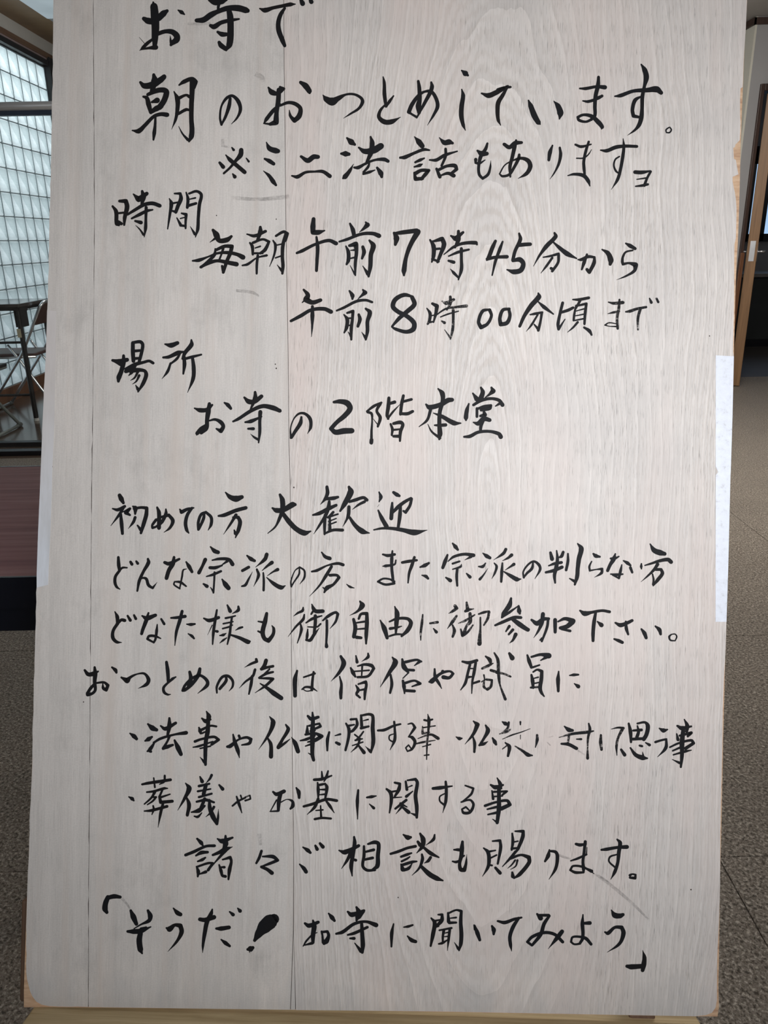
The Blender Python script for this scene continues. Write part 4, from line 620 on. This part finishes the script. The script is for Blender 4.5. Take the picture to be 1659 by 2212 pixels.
13 0 思|7864,3910,30 7889,3804,52 7899,3668,33;7978,3913,27 8076,3930,33 8115,3885,58 8102,3778,55 8066,3709,55;7978,3882,21 7995,3807,43 7974,3730,46;7926,3820,30 8033,3830,40;7914,3706,40 8066,3717,40;7772,3566,33 7819,3498,49;7893,3591,24 7964,3501,52 8056,3465,67 8117,3459,24;8063,3488,30 8054,3541,9;8014,3624,30 8045,3617,33;8090,3664,18 8143,3635,40
13 0 う|8268,3855,21 8322,3829,61 8375,3842,21;8219,3674,33 8294,3699,30 8362,3715,30 8357,3601,46 8253,3480,8
13 0 事|8593,3979,18 8633,3896,55 8627,3820,40;8503,3893,30 8565,3864,61 8686,3890,27;8498,3787,21 8515,3711,43;8536,3765,30 8688,3806,43 8643,3759,33;8581,3834,55 8569,3682,67 8572,3514,52 8560,3354,30;8410,3610,24 8523,3665,30 8690,3707,37 8721,3670,43 8616,3599,46;8449,3565,24 8570,3621,33;8458,3512,21 8617,3561,37 8693,3578,15;8544,3407,37 8444,3451,9
14 0 ・|1321,2811,18 1367,2785,52 1388,2762,24
14 0 葬|1493,2978,30 1568,2995,40 1720,3021,43 1864,3046,40;1643,3065,21 1661,2943,27;1787,3098,30 1781,3022,33 1721,2983,15;1556,2877,24 1647,2890,33 1783,2931,37 1828,2932,18;1662,2882,40 1618,2805,30 1528,2720,21;1618,2813,21 1679,2814,30 1634,2760,27 1567,2713,18;1768,2930,30 1724,2823,30;1725,2808,33 1861,2856,21;1724,2823,37 1741,2747,46 1893,2765,43;1530,2628,21 1622,2638,40 1826,2696,40;1643,2699,24 1652,2654,33 1630,2585,15;1772,2732,37 1744,2610,40 1714,2419,8
14 0 儀|2063,3005,18 2110,2937,70 2059,2815,43 1968,2648,8;2074,2830,24 2114,2724,55 2094,2587,43;2251,3093,24 2280,3032,52;2403,3119,37 2381,3072,33 2337,3018,12;2239,2971,37 2375,3004,30;2225,2902,30 2392,2936,24;2330,2988,52 2302,2865,52;2242,2826,33 2408,2875,30;2213,2765,30 2334,2790,43 2441,2762,30;2318,2805,46 2275,2697,43 2246,2636,37;2147,2626,21 2245,2651,61 2320,2713,30;2186,2574,21 2232,2567,37 2284,2621,15;2379,2791,33 2389,2684,55 2430,2579,67 2485,2481,43;2485,2489,43 2498,2565,33 2501,2672,6;2442,2701,37 2398,2624,30 2338,2569,8;2505,2991,27 2551,2939,49
14 0 や|2685,2721,27 2760,2784,30 2850,2831,27;2736,2844,24 2768,2753,43 2809,2632,15;2789,2860,24 2805,2815,21
14 1 や|2850,2839,21 2911,2863,21 2919,2817,24 2851,2793,27
14 0 お|3214,2915,30 3260,2885,52 3358,2926,52;3313,2902,55 3293,2795,55 3288,2673,40;3262,2809,21 3189,2671,15;3181,2658,18 3280,2665,27;3316,2780,18 3399,2820,12 3468,2798,37 3476,2738,52 3447,2699,30;3517,2974,24 3549,2922,55 3558,2846,37
14 0 墓|3847,3195,21 3856,3111,37;3930,3204,24 3909,3127,40 3880,3066,18;3750,3086,37 3849,3096,43 3977,3144,24;3796,3049,24 3806,2958,46 3808,2836,24;3820,3019,37 3896,3036,30 3919,2991,46 3900,2838,30;3821,2958,18 3897,2960,30;3822,2890,18 3898,2899,27;3620,2733,33 3734,2766,40 3915,2831,40 4052,2818,40;3808,2836,40 3765,2729,43 3668,2628,9;3916,2808,30 3962,2748,43 4022,2658,12;3781,2683,18 3872,2693,24;3841,2745,21 3852,2593,33;3768,2569,33 3859,2586,33 3981,2581,30
14 0 に|4331,2961,30 4323,2816,46 4331,2581,15;4447,2868,27 4508,2878,43 4568,2890,18;4482,2782,15 4541,2730,40
14 0 関|4703,2984,30 4758,2932,52 4768,2826,46 4748,2673,21;4808,3070,30 4877,3056,37 4863,2980,52 4812,2887,30;4765,2947,30 4841,2964,24;4952,3088,30 4970,2982,40;4975,3104,24 5081,3121,40 5105,3076,46 5085,2908,52 5104,2757,52 5107,2620,37;5091,2650,37 5014,2679,9;4984,3013,15 5037,3037,21;4964,2891,40 5046,2961,18;4797,2872,21 4903,2882,15;4965,2845,37 4890,2783,37 4823,2728,30;4890,2798,37 4975,2754,18;4906,2752,33 4832,2660,8;4906,2760,30 4999,2686,52
14 0 す|5312,3004,40 5403,3014,52 5562,3040,21;5477,3096,33 5487,2993,43 5483,2841,43 5448,2688,8;5465,2939,18 5405,2900,21 5407,2839,24 5461,2794,30
14 0 る|5736,3051,24 5843,3016,30 5814,2939,33 5687,2830,15;5687,2833,24 5801,2863,30 5848,2803,37 5804,2703,40 5721,2693,40 5697,2739,24 5749,2770,27 5796,2725,21
14 0 事|6152,3159,18 6192,3084,52 6208,3023,30;6070,3066,30 6132,3037,61 6230,3069,30;6087,2990,21 6105,2884,37;6110,2976,30 6285,2987,30 6225,2940,30;6178,3038,52 6180,2916,52 6183,2764,61 6164,2573,46;6119,2915,24 6226,2925,21;6000,2791,37 6136,2839,33 6288,2865,40 6327,2813,49 6214,2757,55;6031,2746,24 6153,2779,37;6041,2677,24 6184,2711,40;6157,2581,30 6103,2618,12
15 0 諸|2230,2279,30 2284,2226,55 2308,2189,24;2082,2062,40 2195,2110,43 2346,2182,37 2460,2192,40;2219,2058,27 2287,2097,52 2371,2106,37;2244,1982,24 2304,2006,43 2342,2033,27;2230,1913,24 2254,1845,52 2248,1784,27;2245,1914,30 2381,1962,33 2442,1963,33 2383,1871,40;2270,1815,21 2353,1847,43;2496,2284,21 2558,2255,67 2694,2303,30;2602,2324,30 2604,2218,76 2575,2156,30;2440,2070,33 2515,2102,46 2606,2149,67 2696,2182,9;2606,2142,61 2546,2064,37 2457,1956,18 2391,1863,8;2526,1942,24 2551,1867,46 2567,1806,37;2570,2012,24 2669,2044,43 2685,1991,37 2664,1884,52 2652,1755,27;2550,1912,24 2595,1913,37;2575,1799,40 2613,1792,40
15 0 々|3078,2136,37 3049,2045,40 3013,1975,30;3094,2064,24 3231,2064,52 3293,2019,43 3203,1979,40 3082,1931,24;3082,1927,40 3159,1895,46 3221,1850,55
15 0 ご|3621,2197,21 3686,2157,55 3720,2127,37;3583,1972,21 3638,1920,52 3669,1875,52;3784,2220,33 3808,2175,49;3844,2251,37 3883,2207,52
15 0 相|4290,2345,30 4299,2269,52 4280,2116,52 4260,1963,55 4275,1834,18;4096,2165,21 4173,2144,67 4353,2232,43;4249,2131,52 4205,2038,40 4134,1927,9;4266,2055,30 4319,2041,40;4422,2226,33 4425,2104,43 4412,1967,40 4467,1914,40 4573,1917,33;4475,2257,30 4565,2282,52 4612,2260,52 4607,2108,55 4602,1971,61 4542,1924,30;4431,2150,30 4552,2183,40;4433,2051,33 4539,2076,40
15 0 談|4936,2389,24 4998,2352,67 5033,2357,37;4774,2134,33 4872,2166,40 4993,2215,37 5099,2240,40;4912,2099,33 4995,2131,40 5048,2150,24;4921,2038,30 4996,2078,30 5026,2101,21;4914,2000,24 4938,1932,61;4937,1993,40 5058,2033,40 5118,2042,24;4953,1925,43 5014,1949,43 5058,2011,15;5156,2408,30 5196,2333,67 5190,2242,55 5116,2152,12;5128,2301,37 5160,2256,52;5347,2397,24 5333,2336,43 5236,2258,8;5206,2227,37 5299,2153,55 5406,2102,24;5185,2135,30 5194,2074,46 5151,1952,30 5061,1858,8;5300,2099,40 5270,2053,43 5218,2021,9;5181,1975,46 5289,1878,67 5382,1827,67 5466,1798,24
15 0 も|5714,2313,37 5708,2222,61 5703,2131,55 5682,2024,43 5699,1948,55 5745,1941,55 5766,2025,37 5774,2147,5;5605,2205,24 5663,2206,43 5724,2192,30;5741,2131,24 5681,2084,30;5590,2052,24 5636,2045,37 5696,2070,30
15 0 賜|5993,2236,21 6051,2184,52 6068,2077,52 6055,1986,43 5986,1863,8;6109,2329,24 6207,2339,37 6217,2248,46 6183,2034,30;6066,2191,30 6149,2208,21;6075,2100,24 6166,2148,24;6062,2016,30 6108,2010,27;6154,1980,37 6216,1913,49;6365,2434,27 6375,2327,43 6362,2220,30;6403,2465,24 6509,2467,43 6503,2391,52 6445,2237,43 6423,2199,30;6375,2320,21 6443,2336,21;6362,2236,33 6438,2245,30;6416,2199,40 6349,2114,37 6245,1997,12;6349,2106,37 6485,2155,33 6592,2126,55 6594,2058,52 6475,1903,52 6400,1848,24;6385,1871,52 6376,1924,30;6411,2085,27 6366,2023,21 6314,1976,8;6441,2085,30 6420,2009,21 6352,1962,8
15 0 り|6857,2231,21 6843,2154,55 6803,2078,30;6857,2216,30 6941,2202,43 6965,2142,49 6945,1989,43 6860,1843,8
15 0 ま|7205,2314,37 7258,2303,46 7334,2317,30;7326,2347,43 7314,2210,40 7301,2088,40 7310,1997,46 7312,1944,30;7141,2092,21 7232,2125,33 7345,2180,30;7350,2272,12 7345,2180,18;7312,1944,30 7205,1941,40 7136,1970,30 7173,2024,30 7310,2012,33 7449,1931,12;7341,1997,30 7418,1961,46
15 0 す|7541,2245,30 7609,2254,46 7746,2280,40 7875,2290,55;7744,2386,24 7783,2342,55 7770,2220,52 7758,2082,43 7722,1960,46 7671,1860,9;7748,2189,21 7657,2156,27 7643,2095,24 7721,2021,27
15 0 。|7921,1918,37 7951,1934,24 7997,1927,27 7990,1882,40 7922,1888,33
15 2 り|6964,2172,30 7049,2141,33 7141,2115,24
15 2 ま|7449,1924,21 7556,1880,30 7649,1821,15
16 0 「|1235,1492,43 1158,1500,61 1068,1478,55;1075,1486,61 1046,1409,70 1040,1333,76 1064,1288,46
16 2 「|1258,1475,37 1328,1400,30 1375,1325,21
16 0 そ|1378,1317,37 1415,1234,76 1455,1144,52;1604,1322,37 1635,1254,67 1622,1193,52 1516,1138,24 1426,1082,15;1343,1043,37 1427,1044,67 1518,1054,67 1646,1110,18;1517,1077,46 1585,1101,30;1511,1023,67 1498,932,76 1515,810,76 1539,758,24
16 0 う|1938,1360,21 1992,1300,61 2031,1281,55;1852,1099,27 1890,1085,76 1958,1139,43 2034,1133,61 2051,1050,61 1992,927,37 1877,790,6
16 0 だ|2288,1222,52 2352,1216,58 2473,1254,61;2448,1355,24 2434,1301,52 2383,1194,61 2355,1041,55 2336,888,37 2333,785,8;2506,1105,33 2567,1106,61 2673,1124,52;2573,962,21 2632,917,55 2686,880,37;2677,1329,24 2723,1292,49;2782,1377,21 2813,1343,52
16 0 !|3261,1246,140 3212,1211,195 3137,1141,180 3070,1056,110 3012,960,43;2923,840,37 2961,848,79 2991,864,46;2946,810,12 2954,795,6
16 0 お|3668,1198,33 3721,1169,61 3842,1217,43;3773,1238,27 3790,1162,67 3777,1040,61 3779,949,43;3755,1040,24 3688,962,27 3651,898,15;3658,909,18 3772,941,40;3807,1071,15 3830,1080,12;3890,1096,30 3907,1013,27;3898,1089,33 3966,1098,37 3983,1045,43 3954,968,67 3924,937,40;3916,952,46 3899,1028,24;3977,1334,24 4023,1281,61 4055,1241,37
16 0 寺|4227,1362,30 4281,1325,67 4440,1382,37;4340,1425,30 4372,1357,76 4358,1296,67 4344,1250,30;4433,1374,46 4373,1296,61;4081,1070,30 4164,1094,49 4314,1204,43 4466,1237,37 4604,1195,61;4234,1058,27 4317,1082,43 4490,1165,37;4413,1206,43 4424,1069,55 4434,932,61 4429,833,40;4413,848,52 4327,953,15;4265,1013,27 4318,1014,43
16 0 に|4832,1215,21 4811,1093,49 4810,917,27;4966,1175,18 5023,1185,37 5083,1205,27;5018,1059,21 5072,1007,55 5126,989,46
16 0 聞|5325,1301,24 5371,1241,55 5352,1089,55 5325,936,30;5415,1349,24 5468,1350,37 5462,1274,55 5395,1196,40;5363,1264,30 5439,1281,24;5365,1180,30 5426,1197,21;5544,1374,30 5554,1260,49;5544,1367,27 5649,1414,27 5718,1401,40 5713,1264,49 5725,1096,55 5720,975,52 5699,883,21;5691,905,40 5636,988,9;5576,1306,18 5652,1316,27;5562,1245,40 5653,1250,30;5434,1144,24 5594,1177,30;5495,1152,40 5482,1061,33 5483,992,27;5571,1154,37 5559,1032,37 5546,880,8;5504,1107,15 5564,1123,21;5505,1061,15 5565,1070,21;5431,965,24 5476,977,37 5551,1024,18
16 0 い|5889,1222,21 5898,1161,24
16 0 い|5896,1214,30 5936,1116,58 5968,1028,40;6124,1214,30 6148,1166,61 6149,1108,33
16 0 て|6199,1281,30 6291,1264,49 6412,1309,40 6510,1334,27;6472,1325,40 6399,1202,52 6363,1079,49 6373,973,46 6390,890,9
16 0 み|6714,1384,30 6761,1331,67;6738,1369,37 6867,1371,40;6875,1364,37 6808,1256,49 6766,1118,52 6662,979,37;6655,971,33 6593,1016,37 6660,1086,43 6811,1142,43 6948,1122,43 7057,1025,43;7046,1162,55 6995,1093,61 6869,930,6
16 0 よ|7316,1389,18 7311,1267,52 7321,1145,46 7315,1069,43 7285,1015,37;7326,1275,37 7409,1281,52;7286,1007,30 7210,998,27 7166,1028,30 7185,1089,30 7268,1098,33 7360,1077,46 7430,1003,40
16 0 う|7687,1457,15 7734,1390,76 7803,1383,67 7841,1400,46;7609,1166,24 7648,1152,52 7738,1230,40 7829,1232,52 7853,1156,61 7803,1018,43 7645,901,6
16 0 」|8109,936,8 8134,842,55 8128,751,67 8114,675,52;7908,724,46 7961,717,70 8098,728,61
17 2 印|2370,11472,37 2379,11369,43
17 2 印|2397,11376,30 2464,11371,24
17 2 痕|2502,10702,49 2868,10692,43 3110,10715,55 3262,10737,49
17 2 痕|2589,9487,37 2802,9467,43 2894,9420,24
17 2 痕|1876,12977,30 2029,12975,37 2180,12990,30
17 2 痕|7494,1910,37 7741,1732,43 7989,1524,37 8175,1346,24
17 2 痕|2784,12339,61 2864,12292,73 2896,12232,49
17 2 痕|3042,2364,55 3063,2212,43"""
def dense(P, step):
    n = len(P); res = []
    def corner(i):
        if i <= 0 or i >= n - 1: return True
        a = (P[i][0] - P[i - 1][0], P[i][1] - P[i - 1][1]); b = (P[i + 1][0] - P[i][0], P[i + 1][1] - P[i][1])
        return (a[0] * b[0] + a[1] * b[1]) / ((math.hypot(*a) or 1e-6) * (math.hypot(*b) or 1e-6)) < .35
    def tan(i, side):
        if corner(i):
            j = (i, i + 1) if side > 0 else (i - 1, i)
            return tuple(P[j[1]][k] - P[j[0]][k] for k in range(2))
        a, b, c = P[i - 1], P[i], P[i + 1]
        d0 = math.dist(a[:2], b[:2]); d1 = math.dist(b[:2], c[:2]); d = d1 if side > 0 else d0
        return tuple((c[k] - a[k]) / (d0 + d1) * d for k in range(2))
    for i in range(n - 1):
        p, q = P[i], P[i + 1]; m0 = tan(i, 1); m1 = tan(i + 1, -1)
        N = max(2, int(math.dist(p[:2], q[:2]) / step))
        for k in range(N + (i == n - 2)):
            t = k / N; h = (2 * t ** 3 - 3 * t * t + 1, t ** 3 - 2 * t * t + t, -2 * t ** 3 + 3 * t * t, t ** 3 - t * t)
            u = t * t * (3 - 2 * t) * .6 + t * .4
            res.append((h[0] * p[0] + h[1] * m0[0] + h[2] * q[0] + h[3] * m1[0], h[0] * p[1] + h[1] * m0[1] + h[2] * q[1] + h[3] * m1[1],
                        max(3.5, (1 - u) * p[2] + u * q[2]), k == 0))
    return res
def ink_line(strokes, w, discs=True):
    vs, fs = [], []
    for si, s in enumerate(strokes):
        P = [tuple(float(v) for v in q.split(',')) for q in s.split()]
        pts = dense(P, 9.0); z = w + (si % 40) * 3e-6; prev = None
        for i, (x, y, wd, key) in enumerate(pts):
            a = pts[max(0, i - 1)]; b = pts[min(len(pts) - 1, i + 1)]
            dx, dy = b[0] - a[0], b[1] - a[1]; L = math.hypot(dx, dy) or 1; nx, ny = -dy / L, dx / L
            rg = min(.5, 2.2 / wd)
            r1 = wd / 2 * (1 + rg * .5 * noise.noise((x * .03, y * .03, 2))) ; r2 = wd / 2 * (1 + rg * .5 * noise.noise((x * .03, y * .03, 9)))
            vs += [((x + nx * r1) * 1e-4, (y + ny * r1) * 1e-4, z), ((x - nx * r2) * 1e-4, (y - ny * r2) * 1e-4, z)]
            k = len(vs) - 2
            if prev is not None: fs.append((prev, prev + 1, k + 1, k))
            prev = k
            if discs and (key or i == len(pts) - 1):
                c = len(vs); vs.append((x * 1e-4, y * 1e-4, z - 1.5e-6)); m = 12
                for j in range(m):
                    a_ = j * 2 * math.pi / m
                    rr = wd / 2 * .98 * (1 + rg * .5 * noise.noise((x * .05 + j, y * .05, 4)))
                    vs.append(((x + rr * math.cos(a_)) * 1e-4, (y + rr * math.sin(a_)) * 1e-4, z - 1.5e-6))
                fs += [(c, c + 1 + j, c + 1 + (j + 1) % m) for j in range(m)]
    return vs, fs
for row in INKDATA.strip().split('\n'):
    head, body = row.split('|'); ln, mode, ch = head.split(); mode = int(mode)
    vs, fs = ink_line(body.split(';'), .00095, mode < 2)
    nm = ('brush_character', 'brush_character', 'ink_smear')[mode]
    me = bpy.data.meshes.new(nm); me.from_pydata(vs, [], fs); me.materials.append(INK[mode])
    bm = bmesh.new(); bm.from_mesh(me)
    for f in bm.faces:
        if f.normal.z < 0: f.normal_flip()
    bm.to_mesh(me); bm.free()
    o = bpy.data.objects.new(nm, me); COL.objects.link(o); o.parent = nb
    o['label'] = ('black brush-written character ' + ch, 'worn half-dry strokes of the character ' + ch, 'faint grey ink smear')[mode]

# ---------------------------------------------------------------- wooden easel carrying the board
es = empty('wooden_easel'); es.matrix_world = BM4.copy()
tag(es, 'wooden easel with an ochre ledge holding up the signboard', 'easel')
mesh_obj('ledge', B(.012, .892, -.034, -.0005, -.06, .062), PINE, es, bevel=.002)
es.children[0].matrix_local = Matrix.Translation((0, .002, 0)) @ Matrix.Rotation(math.radians(-.42), 4, 'Z')
def foot_v(u, w):   # where a leg running down the board's slope meets the floor
    p = BO + BU * u + BN * w
    return -p.z / BV.z
for u in (.10, .80):
    v0 = foot_v(u, -.035) + .012
    mesh_obj('front_leg', B(u, u + .035, v0, 1.70, -.045, -.0125), PINE_V, es, bevel=.003)
inv = BM4.inverted()
for u in (.14, .765):
    a = Vector((u + .017, 1.60, -.062)); wa = BM4 @ a
    b = Vector((wa.x, wa.y + .62, .012))
    bb = inv @ b
    mesh_obj('rear_leg', tube(bmesh.new(), [a, bb], .019, 4), PINE_V, es)
mesh_obj('cross_rail', B(.10, .835, .55, .59, -.063, -.0455), PINE_V, es, bevel=.002)
mesh_obj('cross_rail', B(.10, .835, 1.58, 1.62, -.063, -.0455), PINE_V, es, bevel=.002)
mesh_obj('corner_block', B(-.0125, .05, .0, .135, -.03, -.0125), PINE_V, es, bevel=.003)
